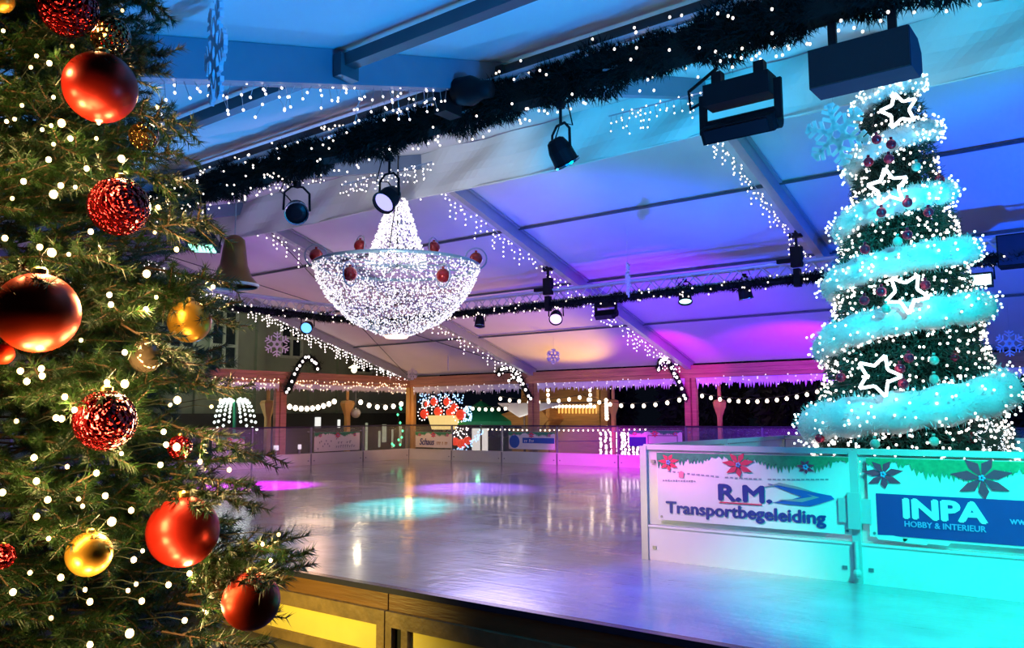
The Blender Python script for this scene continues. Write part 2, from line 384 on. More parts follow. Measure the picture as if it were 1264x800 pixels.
# banners -------------------------------------------------------------
bw = mat('banner white', (.86, .84, .84, 1), .45, 0, .02)
bgreen = mat('banner pine green', (.05, .30, .16, 1), .5, 0, .3, 30)
bred = mat('banner red', (.75, .05, .12, 1), .5, 0, .1, 20)
bpink = mat('banner pink', (.85, .25, .35, 1), .5, 0, .1, 20)
bnavy = mat('banner navy', (.035, .05, .28, 1), .45, 0, .05)
bblue = mat('banner blue', (.03, .12, .5, 1), .45, 0, .08)
bgrey = mat('banner grey', (.35, .35, .42, 1), .5, 0, .1)
bbrown = mat('banner brown', (.42, .2, .06, 1), .5, 0, .1)
bsky = mat('banner pale blue', (.25, .4, .75, 1), .45, 0, .05)
def header(t, o, ux, w, h, seed, th=.006, big=True):
    """fir garland with poinsettias across the top of a banner; o = top left"""
    r = random.Random(seed); uz = np.array([0, 0, 1.]); n = np.cross(ux, uz)
    g = MB(); pts = []
    K = 110
    for i in range(K+1):
        f = i/K; b = h*(.40+.25*math.sin(f*9.4+seed)+.12*math.sin(f*31)+.28*r.random())
        pts.append((w*f, -b if i % 2 else -b*.6))
    g.prism([(0, 0)]+pts+[(w, 0)], o, ux, uz, th)
    part('pine_print', g, bgreen, t)
    for f, s in (((.07, 1.1), (.46, 1.5), (.80, .8)) if big else ((.12, .8), (.5, 1.3), (.88, .8))):
        c = np.asarray(o)+ux*(w*f)-uz*(h*.55); m = MB()
        for a in range(7):
            an = a*2*PI/7+.3; R = h*.62*s
            m.prism([(0, 0), (R*.5*math.cos(an-.35), R*.5*math.sin(an-.35)), (R*math.cos(an), R*.72*math.sin(an)), (R*.5*math.cos(an+.35), R*.5*math.sin(an+.35))], c+n*(th*.4+.002*a/7), ux, uz, th)
        pp = part('poinsettia_print', m, bred, t)
        m = MB()
        for a in range(5): m.ball(c+n*(th*1.7)+ux*.016*math.cos(a*1.26)+uz*.016*math.sin(a*1.26), .011, 8, 5)
        part('flower_centre', m, bsky, pp)
def banner(p0, p1, z0, z1, n, label):
    """flat cloth from p0 to p1; n points to the viewer"""
    p0 = np.array([*p0, 0.]); p1 = np.array([*p1, 0.]); ux = nrm(p1-p0); w = np.linalg.norm(p1-p0)
    t = thing('banner', (p0+p1)/2+np.array([0, 0, z0]), label, 'banner')
    m = MB(); m.prism([(0, z0), (w, z0), (w, z1), (0, z1)], p0, ux, (0, 0, 1), .004)
    part('cloth', m, bw, t)
    e = MB()
    for f in (.02, .98):
        for z in (z0+.03, z1-.03): e.lathe([(.012, 0), (.012, .004), (.006, .005)], p0+ux*w*f+np.array([0, 0, z])+np.cross(ux, (0, 0, 1))*.004, ax=np.cross(ux, (0, 0, 1)), n=10)
    part('eyelet', e, post_m, t)
    return t, p0, ux, w
# banner one: transport company
Y1 = PY-.035
xa, xb = at_y(812, 600, Y1)[0], at_y(1049, 600, Y1)[0]
zt, zb = at_y(812, 558, Y1)[2], at_y(812, 641, Y1)[2]
t, p0, ux, w = banner((xa, Y1), (xb, Y1), zb, zt, (0, -1, 0), 'white banner reading R.M. Transportbegeleiding under printed poinsettias')
UZ = np.array([0, 0, 1.])
header(t, p0+UZ*(zt-.003)+np.array([0, -.005, 0]), ux, w, .17, 1)
def tx(t, s, xl, yb, xr, yt, Y, m, bold=0., shear=0., xm=None, th=.006):
    """lettering between the pixel columns xl and xr on the plane y = Y"""
    a = at_y(xl, yb, Y); b = at_y(xl, yt, Y); c = at_y(xr, yb, Y)
    return part('lettering', text_mb(s, (a[0], Y, a[2]), (1, 0, 0), (0, 0, 1), c[0]-a[0], b[2]-a[2], th, bold, shear), m, t)
Yt = Y1-.006
tx(t, 'R.M.', 888, 617, 952, 598, Yt, bnavy, .07)
tx(t, 'Transportbegeleiding', 823, 637, 1019, 619, Yt, bnavy, .04)
a = at_y(887, 620, Yt); m = MB(); wd = at_y(940, 620, Yt)[0]-a[0]
m.prism([(0, 0), (wd*1.02, .0), (wd, .012), (.02, .010)], (a[0], Yt, a[2]-.005), ux, UZ, .006)
part('underline', m, bred, t)
a = at_y(940, 612, Yt)
def pxpoly(L, Y, x0): return [((at_y(x, y, Y)-x0)[0], (at_y(x, y, Y)-x0)[2]) for x, y in L]
m = MB(); m.prism(pxpoly([(948, 597), (975, 602), (1000, 607), (1026, 612), (1030, 616), (1012, 622), (1000, 625), (975, 623), (955, 620), (975, 617), (990, 613), (978, 609)], Yt, a), a, ux, UZ, .006)
part('road_print', m, bblue, t)
m = MB(); m.prism(pxpoly([(944, 601), (962, 596), (985, 601), (1010, 609), (985, 604), (962, 599)], Yt, a), a, ux, UZ, .007)
m.prism(pxpoly([(962, 617), (985, 616), (1004, 613), (996, 610), (1012, 614), (990, 620)], Yt, a), a, ux, UZ, .008)
part('road_stripe', m, bgrey, t)
m = MB(); r = random.Random(3)
for i in range(34):
    x = 826+i*5.9; y = 581+4*math.sin((x-820)/60)+ (x-820)*.058
    if r.random() < .14: continue
    c = at_y(x, y, Yt); m.box(c, (.022+.01*r.random(), .006, .012))
for i in range(13):
    c = at_y(819+i*3.2, 593+.1*i, Yt); m.box(c, (.016, .006, .009+.005*(i % 3)))
part('small_print', m, bgrey, t)
m = MB(); c = at_y(841, 586, Yt); m.prism([(-.025, -.025), (.025, -.03), (.03, .02), (0, .035), (-.025, .02)], c, ux, UZ, .006); part('gift_print', m, bpink, t)
# banner two: blue interior shop banner
xa, xb = at_y(1071, 600, Y1)[0], at_y(1071, 600, Y1)[0]+1.84
t, p0, ux, w = banner((xa, Y1), (xb, Y1), zb, zt, (0, -1, 0), 'blue banded banner reading INPA below printed dark poinsettias')
header(t, p0+UZ*(zt-.003)+np.array([0, -.005, 0]), ux, w, .24, 4)
a = at_y(1084, 660, Y1); b = at_y(1084, 609, Y1)
m = MB(); m.prism([(0, 0), (xb-a[0], 0), (xb-a[0], b[2]-a[2]), (0, b[2]-a[2])], (a[0], Y1-.005, a[2]), ux, UZ, .004); part('blue_band', m, bnavy, t)
Yb = Y1-.010
tx(t, 'INPA', 1117, 639, 1217, 616, Yb, bw, .085)
tx(t, 'HOBBY & INTERIEUR', 1117, 650, 1217, 643, Yb, bsky, .03)
tx(t, 'www.', 1247, 647, 1278, 641, Yb, bsky, .03)
# the unreadable lower print of both banners is left as worn scraps of snow print
m = MB()
for x, y, s in ((1100, 664, 1.), (1130, 668, .8), (1158, 669, .7)):
    c = at_y(x, y, Y1-.006); m.prism([(-.10*s, -.02), (.1*s, -.025), (.13*s, .0), (.02, .02*s), (-.12*s, .014)], c, ux, UZ, .004)
part('snow_print', m, bw, t)
# far banners
def far_banner(x0p, x1p, yt, yb, label, fn, Y=-.19):
    a = at_y(x0p, yt, Y); b = at_y(x1p, yt, Y); z1 = a[2]; z0 = at_y(x0p, yb, Y)[2]
    t, p0, ux, w = banner((a[0], Y), (b[0], Y), z0, z1, (0, -1, 0), label)
    header(t, p0+UZ*(z1-.003)+np.array([0, -.005, 0]), ux, w, .16, 7, .006, False)
    fn(t); return t
def scribble(t, o, ux, w, h, m, n, seed=1):
    """a line of lettering too small and blurred to read"""
    r = random.Random(seed); mb = MB(); nn = np.cross(ux, UZ)
    for i in range(n):
        if r.random() < .12: continue
        x = w*(i+.15)/n; s = w/n*.7; hh = h*(1 if r.random() < .4 else .7)
        mb.prism([(x, 0), (x+s*.35, 0), (x+s*.4, hh*.7), (x+s, hh*r.uniform(.5, 1)), (x+s*.8, hh), (x, hh)], o, ux, UZ, .004)
    return part('lettering', mb, m, t)
def fn1(t):
    tx(t, 'Schaus', 518, 549, 536, 541, -.2, bnavy, .02, .3); a = at_y(539, 549, -.2); scribble(t, (a[0], -.2, a[2]), np.array([1., 0, 0]), .52, .13, bbrown, 9)
far_banner(513, 558, 533, 552, 'white far banner with dark cursive lettering next to the corner post', fn1)
def fn2(t):
    a = at_y(645, 547, -.2); c = at_y(684, 541, -.2)
    part('blue_band', MB().bb((a[0], -.200, a[2]), (c[0], -.196, c[2])), bblue, t)
    c2 = at_y(635, 545, -.2); part('round_emblem', MB().lathe([(.19, 0), (.19, .006), (.15, .007), (.15, .004), (.1, .004), (.1, .008)], c2, ax=(0, -1, 0), n=20).box(c2+np.array([0, -.006, 0]), (.04, .008, .34)), bblue, t)
    a = at_y(647, 546, -.206); scribble(t, (a[0], -.206, a[2]), np.array([1., 0, 0]), .36, .09, bw, 6, 3)
far_banner(628, 685, 533, 554, 'far banner with a round emblem and blue stripe near the timber post', fn2)
def fn3(t):
    a = at_y(800, 548, -.2); b = at_y(836, 538, -.2); m = MB()
    for x in (a[0], b[0]): m.box((x, -.2, (a[2]+b[2])/2), (.03, .006, b[2]-a[2]))
    for z in (a[2], b[2]): m.box(((a[0]+b[0])/2, -.2, z), (b[0]-a[0], .006, .03))
    part('frame_print', m, bgrey, t)
    c = at_y(777, 551, -.2); part('dark_print', MB().bb((c[0], -.202, c[2]), (c[0]+.5, -.196, c[2]+.25)), bnavy, t)
far_banner(776, 842, 531, 551, 'far banner in magenta light behind the near pen post', fn3)
def left_banner(x0p, x1p, ytp, ybp, label, seed):
    X = .19; a = at_x(x0p, ytp, X); b = at_x(x1p, ytp, X); z1 = a[2]; z0 = at_x(x0p, ybp, X)[2]
    t, p0, ux, w = banner((X, a[1]), (X, b[1]), z0, z1, (1, 0, 0), label)
    header(t, p0+UZ*(z1-.003)+np.array([.005, 0, 0]), ux, w, .16, seed, .006, False)
    n = np.array([1., 0, 0])*.006
    if seed == 2:
        for s, f0, f1, q in (('DE', .46, .58, .60), ('STADS', .5, .82, .38), ('SCHENKERIJ', .46, .95, .16)):
            scribble(t, p0+n+ux*w*f0+UZ*(z0+(z1-z0)*q), ux, w*(f1-f0), (z1-z0)*.15, bgrey, len(s), len(s))
        m = MB()
        for i in range(9): m.box(p0+n+ux*w*(.08+.035*i)+UZ*(z0+(z1-z0)*(.15+.4*abs(math.sin(i*2.2)))), (.006, .03, .05))
        part('figure_print', m, bgrey, t)
    else:
        scribble(t, p0+n+ux*w*.45+UZ*(z0+(z1-z0)*.2), ux, w*.4, (z1-z0)*.22, bblue, 6, 2)
left_banner(388, 444, 534, 558, 'pale lilac banner with small grey lettering on the left barrier', 2)
left_banner(262, 302, 540, 565, 'small lilac banner on the left barrier right beside the fir', 5)
# ------------------------------------------------------------------ trusses
TY = -6.0
z_lo = at_y(800, 360.5, TY)[2]; z_hi = at_y(800, 345.5, TY)[2]
LX = at_z(300, 377, z_lo)[0]
NY, NZ = -14.5, 3.93
def truss(p, q, h, w, label, step=.42):
    p = np.array(p, float); q = np.array(q, float); d, s, u = frame(q-p); L = np.linalg.norm(q-p)
    t = thing('lighting_truss', (p+q)/2, label, 'truss')
    for a in (-1, 1):
        for b in (0, 1):
            part('chord', MB().tube([p+s*a*w/2+u*b*h, q+s*a*w/2+u*b*h], .024, 8), truss_m, t)
    m = MB(); n = int(L/step)
    for i in range(n):
        x0 = L*i/n; x1 = L*(i+.5)/n; x2 = L*(i+1)/n
        for a in (-1, 1):
            m.tube([p+d*x0+s*a*w/2, p+d*x1+s*a*w/2+u*h], .011, 5); m.tube([p+d*x1+s*a*w/2+u*h, p+d*x2+s*a*w/2], .011, 5)
        m.tube([p+d*x0-s*w/2, p+d*x1+s*w/2], .010, 5); m.tube([p+d*x1+s*w/2, p+d*x2-s*w/2], .010, 5)
    part('lattice', m, truss_m, t)
    return t
TX1 = 23.5
truss((LX, TY, z_lo), (TX1, TY, z_lo), z_hi-z_lo, .24, 'long silver lattice truss across the far half of the tent')
truss((LX, NY, z_lo), (LX, TY-.15, z_lo), z_hi-z_lo, .24, 'silver lattice truss on the left above the brown bell')
truss((9.0, NY, NZ+.06), (TX1, NY, NZ+.06), .20, .17, 'near lighting truss wrapped in dark fir garland')
def garland(p, q, r, n, L, w, nb, br, label, seed, sag=0.):
    rg = np.random.default_rng(seed); p = np.array(p, float); q = np.array(q, float); d, s, u = frame(q-p); LL = np.linalg.norm(q-p)
    t = thing('fir_garland', (p+q)/2, label, 'garland')
    x = rg.random(n)*LL; a = rg.random(n)*2*PI
    wob = 1+.25*np.sin(x*5.3+seed)+.2*np.sin(x*13.1)
    rr = r*wob*(.35+.65*rg.random(n)**.5)*.85
    P = p+d*x[:, None]+np.cos(a)[:, None]*s*rr[:, None]+np.sin(a)[:, None]*u*rr[:, None]
    D = np.cos(a)[:, None]*s+np.sin(a)[:, None]*u+d*(rg.random((n, 1))*2-1)*.9+rg.normal(0, .3, (n, 3))
    part('needles', MB().needles(P, D, L*(.6+.7*rg.random(n)), w), garl, t)
    part('cord', MB().tube([p+(q-p)*i/60+s*.06*r*math.sin(i*2.1)+u*.1*r*math.sin(i*1.3) for i in range(61)], r*.72, 8), garl, t)
    x = rg.random(nb)*LL; a = rg.random(nb)*2*PI; R = r*(1.12+.35*rg.random(nb))
    B = p+d*x[:, None]+np.cos(a)[:, None]*s*R[:, None]+np.sin(a)[:, None]*u*R[:, None]
    bulbs(t, B, br, dim_g, 100)
    return t
dim_g = mat('garland bulb glow', (1, .95, .85, 1), .4, emit=(1, .82, .66), est=3.5)
garland((9.0, NY-.01, NZ+.10), (TX1, NY-.01, NZ+.10), .175, 52000, .075, .006, 520, .0105, 'thick dark fir garland with white bulbs wrapped round the near truss', 1)
garland((LX, TY-.13, z_lo-.07), (TX1, TY-.13, z_lo-.07), .075, 20000, .075, .007, 280, .015, 'dark fir garland with white bulbs along the far truss', 2)
garland((LX+.1, NY, z_lo-.07), (LX+.1, TY, z_lo-.07), .075, 10000, .08, .008, 120, .016, 'dark fir garland with white bulbs under the left truss', 3)

# ------------------------------------------------------------------ hanging light curtains on rafters
def icicles(path, drop, step, per, r, m, label, cat='light string', seed=0, group=None, curl=.02, wire=None, dmin=.05, side=None, name='icicle_light_string'):
    rg = random.Random(seed); P = np.asarray(path, float); t = thing(name, P.mean(0), label, cat, group)
    seg = np.linalg.norm(np.diff(P, axis=0), axis=1); cum = np.concatenate([[0], np.cumsum(seg)]); L = cum[-1]
    w = MB().tube(P, .006, 4); B = []
    x = step*.5
    while x < L:
        i = min(np.searchsorted(cum, x)-1, len(seg)-1); c = P[i]+(P[i+1]-P[i])*((x-cum[i])/seg[i])
        dd = dmin+(drop-dmin)*rg.random()**1.3; pts = [c]; z = 0
        k = max(1, int(dd/per)); off = np.zeros(3)
        for j in range(k):
            off = off*.6+np.array([rg.uniform(-1, 1), rg.uniform(-1, 1), 0])*curl
            pts.append(c+off+np.array([0, 0, -(j+1)*dd/k])); B.append(pts[-1])
        if rg.random() < .8: B.append(c+np.array([rg.uniform(-1, 1)*.03, rg.uniform(-1, 1)*.03, rg.uniform(-.03, .03)]))
        w.tube(pts, .0025, 3); x += step*(.6+.8*rg.random())
    part('wire', w, wire or wire_m, t); bulbs(t, B, r, m)
    return t
def rpath(k, y0, y1, dx, dz=-.14, n=9): return [(k*BAY+dx, y0+(y1-y0)*i/n, rz(y0+(y1-y0)*i/n)+dz) for i in range(n+1)]
icicles(rpath(0, -.1, -9.9, .02), .34, .085, .07, .019, cool_b, 'icicle lights down the far left gable rafter beside the lilac snowflake', seed=1)
icicles(rpath(1, -.3, -9.9, -.14), .38, .17, .085, .017, cool_b, 'icicle lights on the rafter passing behind the chandelier', seed=2)
icicles(rpath(2, -.2, -9.9, -.14), .42, .145, .085, .0145, cool_b, 'icicle lights on the rafter right of the chandelier', seed=3)
icicles(rpath(3, -.2, -9.9, -.16), .42, .12, .075, .0125, cool_b, 'icicle lights on the rafter left of the turquoise snowflake', seed=4)
icicles(rpath(4, -.2, -9.9, -.14), .42, .2, .1, .013, cool_b, 'icicle lights on the rafter right of the big lit tree', seed=5)
icicles(rpath(3, -14.3, -17.4, .0, -.12), .26, .07, .075, .0088, cool_b, 'icicle lights hanging below the near blue rafter at top left', seed=6, curl=.035)
icicles(rpath(2, -12.0, -15.6, .0, -.12), .10, .09, .07, .008, cool_b, 'short icicle lights under the rafter just over the garland by the fir', seed=8)
icicles([(x, NY+.35, NZ-.12) for x in np.linspace(12.9, 14.2, 6)], .16, .045, .05, .007, cool_b, 'small icicle lights peeping under the near garland left of the violet lamp', seed=9)
icicles([(x, NY+.35, NZ-.12) for x in np.linspace(16.15, 17.1, 6)], .20, .045, .05, .0065, cool_b, 'small icicle lights peeping under the near garland in the blue centre', seed=10)

# eave icicle lights and snow valances
lace = mat('snow valance', (.78, .76, .86, 1), .6, 0, .08, 20)
def valance(p, q, label, seed, low=.30):
    p = np.array(p, float); q = np.array(q, float); L = np.linalg.norm(q-p); ux = nrm(q-p); r = random.Random(seed)
    n = int(L/.07); pts = [(0, 0)]
    for i in range(n):
        pts.append((L*(i+.15)/n, -.10-.05*r.random())); pts.append((L*(i+.6)/n, -.14-(low-.14)*r.random()))
    pts += [(L, -.1), (L, 0)]
    m = MB(); m.prism(pts, p, ux, (0, 0, 1), .012)
    single('snow_valance', m, lace, label, 'valance', 'icicle edged valances under the eave')
for k in range(NB-1):
    valance((k*BAY+.2, -.02, 2.33), ((k+1)*BAY-.12, -.02, 2.33), ['white icicle edged valance above the lit red figure', 'violet icicle edged valance above the yellow stall', 'lilac icicle edged valance above the dark market at right', 'lilac icicle edged valance behind the big lit tree'][k], k)
for k in range(2):
    valance((.02, -(k+1)*BAY+.12, 2.33), (.02, -k*BAY-.2, 2.33), ['pale icicle edged valance left of the corner post', 'pale icicle edged valance beside the fir'][k], 10+k, .24)
    icicles([(.05, -k*BAY-.2-4.6*i/5, 2.42) for i in range(6)], .3, .10, .10, .017, mat('amber bulb glow', (1, .8, .5, 1), emit=(1, .68, .42), est=4), ['amber icicle lights under the left eave by the corner post', 'amber icicle lights under the left eave beside the fir'][k], seed=20+k)
for k in range(4):
    icicles([(k*BAY+.2+4.6*i/5, -.09, 2.33) for i in range(6)], .22, .22, .12, .014, dim_b, ['sparse icicle lights on the eave left of the middle post', 'sparse icicle lights on the eave over the yellow stall', 'sparse icicle lights on the eave left of the big lit tree', 'sparse icicle lights on the eave behind the big lit tree'][k], seed=30+k)
def swag(p, q, n, sag, r, m, label, group=None, hang=.03):
    p = np.array(p, float); q = np.array(q, float); t = thing('festoon_light_string', (p+q)/2, label, 'light string', group)
    f = lambda u: p+(q-p)*u-np.array([0, 0, 4*sag*u*(1-u)])
    part('cable', MB().tube([f(i/24) for i in range(25)], .008, 4), wire_d, t)
    bulbs(t, [f((i+.5)/n)-np.array([0, 0, hang+r]) for i in range(n)], r, m, sub=1)
fest = mat('festoon bulb glow', (1, .9, .75, 1), emit=(1, .80, .58), est=7)
a = at_y(861, 484, .5); b = at_y(1015, 478, .5); swag(a, b, 13, .22, .045, fest, 'festoon bulbs swagging above the dark market left of the big lit tree')
a = at_y(720, 488, .5); b = at_y(846, 488, .5); swag(a, b, 9, .22, .05, fest, 'festoon bulbs swagging right of the yellow stall')
a = at_y(612, 488, .8); b = at_y(722, 486, .8); swag(a, b, 9, .15, .05, fest, 'festoon bulbs in front of the yellow stall roof')
a = at_x(354, 497, -.4); b = at_x(416, 490, -.4); swag(a, b, 9, .16, .07, fest, 'festoon bulbs right of the left side post')
a = at_x(440, 490, -.4); b = at_x(500, 493, -.4); swag(a, b, 6, .2, .07, fest, 'festoon bulbs just left of the corner post')
a = at_y(572, 500, 3); b = at_y(628, 501, 3); swag(a, b, 7, .06, .055, fest, 'festoon bulbs over the green parasol')

# candy canes at post tops
def cane(Y, px, label, X=None, r=.05, br=.045):
    f = (lambda x, y: at_x(x, y, X)) if X is not None else (lambda x, y: at_y(x, y, Y))
    P = [f(*p) for p in px]
    Q = []
    for i in range(len(P)-1):
        for j in range(5):
            u = j/5; p0 = P[max(i-1, 0)]; p1 = P[i]; p2 = P[i+1]; p3 = P[min(i+2, len(P)-1)]
            Q.append(.5*((2*p1)+(-p0+p2)*u+(2*p0-5*p1+4*p2-p3)*u*u+(-p0+3*p1-3*p2+p3)*u**3))
    Q.append(P[-1]); Q = np.array(Q)
    t = thing('candy_cane', Q[0], label, 'decoration')
    m = MB().tube(Q, r, 8); rg = np.random.default_rng(len(label)); idx = rg.integers(0, len(Q), 700)
    m.needles(Q[idx]+rg.normal(0, r*.5, (700, 3)), rg.normal(0, 1, (700, 3)), r*1.3, .008); part('tinsel', m, garl, t)
    tw = nrm(CAM-Q.mean(0)); k = np.linspace(0, len(Q)-1, int(len(Q)*.5)).astype(int)
    B = [Q[i]+tw*r*1.1+np.array([0, 0, r*.4*math.sin(i*2.4)]) for i in k]; bulbs(t, B, br, cool_b, sub=1)
    bl = np.array(f(*px[0]))
    return t
cane(None, [(354, 484), (362, 467), (370, 450), (379, 442), (388, 446), (392, 455)], 'lit candy cane garland hooking right above the left side post', X=.25, r=.10, br=.036)
cane(-.2, [(655, 492), (647, 478), (640, 465), (632, 456), (622, 454), (616, 462)], 'lit candy cane garland hooking left on the middle post', r=.09, br=.038)
cane(-.2, [(846, 492), (840, 476), (832, 460), (824, 446), (817, 444), (813, 456)], 'lit candy cane garland hooking left on the purple right post', r=.075, br=.034)
for Y, pts, lb in ((-.22, [(640, 470), (634, 466), (628, 470)], 'short inner hook of bulbs beside the middle post cane'), ):
    t = thing('candy_cane', at_y(634, 470, Y), lb, 'decoration'); part('tinsel', MB().tube([at_y(*p, Y) for p in pts], .06, 8), garl, t)
    bulbs(t, [at_y(x, y, Y-.08) for x, y in pts], .038, cool_b, sub=1)

# ------------------------------------------------------------------ stage lamps
def lens_m(name, c, e): return mat(name, (c[0]*.3, c[1]*.3, c[2]*.3, 1), .3, emit=c, est=e)
lens_off = mat('dark lens', (.012, .012, .018, 1), .35, 0, .1, spec=.3)
lens_v = lens_m('violet lens', (.42, .40, 1), 1.9); lens_b = lens_m('blue lens', (.12, .42, 1), 2.6); lens_g = lens_m('green lens', (.35, 1, .7), 3.2)
lens_p = lens_m('lilac lens', (.85, .5, 1), 2.4); lens_c = lens_m('aqua lens', (.45, 1, .95), 3.5); lens_w = lens_m('ice white lens', (.6, 1, 1), 5)
steel_r = mat('ring steel', (.5, .5, .55, 1), .25, .8, .05)
def par_can(pos, aim, r, lm, top, label, group=None, L=None):
    pos = np.array(pos, float); aim = nrm(aim); L = L or r*2.0
    t = thing('stage_lamp', pos, label, 'lamp', group)
    back = pos-aim*L
    part('can', MB().lathe([(r*.45, -L), (r*.7, -L*.92), (r*.95, -L*.55), (r, 0), (r*1.08, .02), (r*1.08, .0), (r*.93, .0), (r*.9, -.02)], pos, ax=aim, n=20), black, t, smooth=False)
    part('lens', MB().lathe([(0.001, .006), (r*.5, .004), (r*.93, -.01), (r*.93, -.02), (0.001, -.02)], pos, ax=aim, n=20), lm, t)
    part('rim', MB().lathe([(r*.95, .015), (r*1.07, .022), (r*1.1, .005), (r*.95, .005), (r*.95, .015)], pos, ax=aim, n=20, caps=False), black if lm is not lens_off else steel_r, t)
    mid = pos-aim*L*.45; s = nrm(np.cross(aim, (0, 0, 1))); u = np.array([0, 0, 1.])
    P = [mid+s*r*1.15, mid+s*r*1.1+u*r*1.6, mid+s*r*.5+u*r*2.2, mid-s*r*.5+u*r*2.2, mid-s*r*1.1+u*r*1.6, mid-s*r*1.15]
    part('yoke', MB().tube(P, r*.11, 6), black, t)
    zt = top-mid[2]
    c = MB().tube([mid+u*r*2.2, mid+u*max(zt, r*2.4)], r*.12, 6).box(mid+u*max(zt, r*2.4), (r*.5, r*.5, r*.55)); part('clamp', c, black, t)
    Q = [mid-aim*L*.5, mid-aim*L*.6+s*r*.9+u*r, mid+s*r*1.5+u*r*1.7, mid+s*r*.9+u*max(zt, r*3)]
    part('cable', MB().tube(Q, r*.06, 5), black, t)
    return t
d2c = lambda P: nrm(CAM-np.asarray(P))
def NP(x, y, Y=NY): return at_y(x, y, Y)
p = NP(474, 250); par_can(p, d2c(p)*.6-RT*.45-np.array([0, 0, .45]), .105, lens_v, NZ-.1, 'round stage lamp glowing violet blue in front of the chandelier')
p = NP(366, 263); par_can(p, d2c(p)*.9-np.array([0, 0, .25]), .115, lens_off, NZ-.12, 'unlit round stage lamp with a pale ring under the near garland')
p = NP(699, 200); par_can(p, np.array([.2, .6, -.9]), .10, lens_off, NZ-.1, 'dark stage lamp on a long yoke hanging in front of the turquoise drape')
p = NP(250, 306)
t = thing('flood_lamp', p, 'flood lamp glowing green beside the fir', 'lamp')
ax = nrm(d2c(p)*.4-np.array([0, 0, 1.])-RT*.2); dd, ss, uu = frame(ax, RT); RR = np.stack([uu, ss, dd], 1)
part('housing', MB().box(p-dd*.05, (.34, .22, .10), RR).lathe([(.10, -.2), (.15, -.1)], p, ax=ax, n=16), black, t)
part('lens', MB().box(p+dd*.005, (.27, .16, .02), RR), lens_g, t)
part('yoke', MB().tube([p+uu*.19, p+uu*.19-dd*.2, p-uu*.19-dd*.2, p-uu*.19], .012, 6).tube([p-dd*.2, np.array([p[0], NY, NZ])], .015, 6), black, t)
# moving head standing on the truss
NYO = NY; p = NP(580, 112, -14.85); t = thing('moving_head_lamp', p, 'black moving head lamp sitting on top of the near truss', 'lamp')
part('base', MB().box(NP(553, 128, -14.85), (.13, .2, .20)), black, t)
part('head', MB().lathe([(.05, -.17), (.11, -.12), (.12, .02), (.075, .12), (.07, .2)], p, ax=nrm((.9, .1, -.12)), n=16), black, t, smooth=True)
part('hanger', MB().box(NP(554, 88, -14.85), (.24, .12, .06)).tube([NP(545, 90, -14.85), NP(545, 128, -14.85)], .02, 6), black, t)
# wide flood with yoke frame
def flood(px, py, Y, w, h, lm, label, tilt=.5, top=None, gap=.16):
    p = NP(px, py, Y); t = thing('flood_lamp', p, label, 'lamp'); ux = np.array([1., 0, 0])
    aim = nrm((-.05, -.55, -tilt)); dd, ss, uu = frame(aim, (0, 0, 1)); RR = np.stack([np.array([1., 0, 0]), nrm(np.cross(dd, (1, 0, 0))), dd], 1)
    m = MB().box(p, (w, h*.55, h*.75), RR)
    m.lathe([(h*.38, -w/2), (h*.38, w/2)], p-dd*h*.3, ax=(1, 0, 0), n=16); part('head', m, black, t)
    part('lens', MB().box(p+dd*h*.40, (w*.88, h*.42, .02), RR), lm, t)
    zt = h*.5+gap
    part('driver_box', MB().box(p+np.array([0, 0, zt+.09]), (w*.92, .16, .15)).box(p+np.array([-w*.3, 0, zt+.2]), (.07, .07, .12)).box(p+np.array([w*.3, 0, zt+.2]), (.07, .07, .12)), black, t)
    part('yoke', MB().beam(p+ux*(w/2+.015), p+ux*(w/2+.015)+np.array([0, 0, zt+.12]), .03, .05, (1, 0, 0)).beam(p-ux*(w/2+.015), p-ux*(w/2+.015)+np.array([0, 0, zt+.12]), .03, .05, (1, 0, 0)), post_m if False else black, t)
    part('cable', MB().tube([p-ux*w*.4+np.array([0, 0, zt+.1]), p-ux*(w*.6+.06)+np.array([0, 0, zt+.05]), p-ux*(w*.6+.07)+np.array([0, 0, zt+.18]), p-ux*w*.3+np.array([0, 0, zt+.3])], .012, 6), black, t)
    return t
flood(914, 157, NY, .50, .20, lens_off, 'wide black flood lamp in a yoke left of the turquoise snowflake', .35, gap=.06)
# loudspeaker under the garland
a = NP(1006, 92); b = NP(1130, 68); L = (b[0]-a[0]); c = (a+b)/2; spk_blue = mat('speaker side panel', (.02, .03, .07, 1), .6, 0, .1, spec=.2)
t = thing('loudspeaker', c, 'long black loudspeaker hanging at the top of the big lit tree', 'speaker')
hz = .125
m = MB(); prof = [(-.13, -hz), (.10, -hz), (.19, -hz*.5), (.19, hz*.5), (.10, hz), (-.13, hz)]
V = [(c[0]-L/2, c[1]+y, c[2]+z) for y, z in prof]+[(c[0]+L/2, c[1]+y, c[2]+z) for y, z in prof]
m.add(V, [tuple(range(6)), tuple(range(11, 5, -1))]+[(i, i+6, (i+1) % 6+6, (i+1) % 6) for i in range(6)]); part('cabinet', m, spk_blue, t)
part('grille', MB().box(c+np.array([0, -.135, 0]), (L*.985, .02, hz*1.96)), mat('speaker grille', (.008, .008, .01, 1), .7, 0, .2, 200, .3, 300), t)
part('bracket', MB().beam(c+np.array([-L*.3, 0, hz]), c+np.array([-L*.3, 0, .33]), .03, .05).beam(c+np.array([L*.3, 0, hz]), c+np.array([L*.3, 0, .33]), .03, .05).box(c+np.array([0, 0, hz+.02]), (L*.8, .1, .03)), black, t)
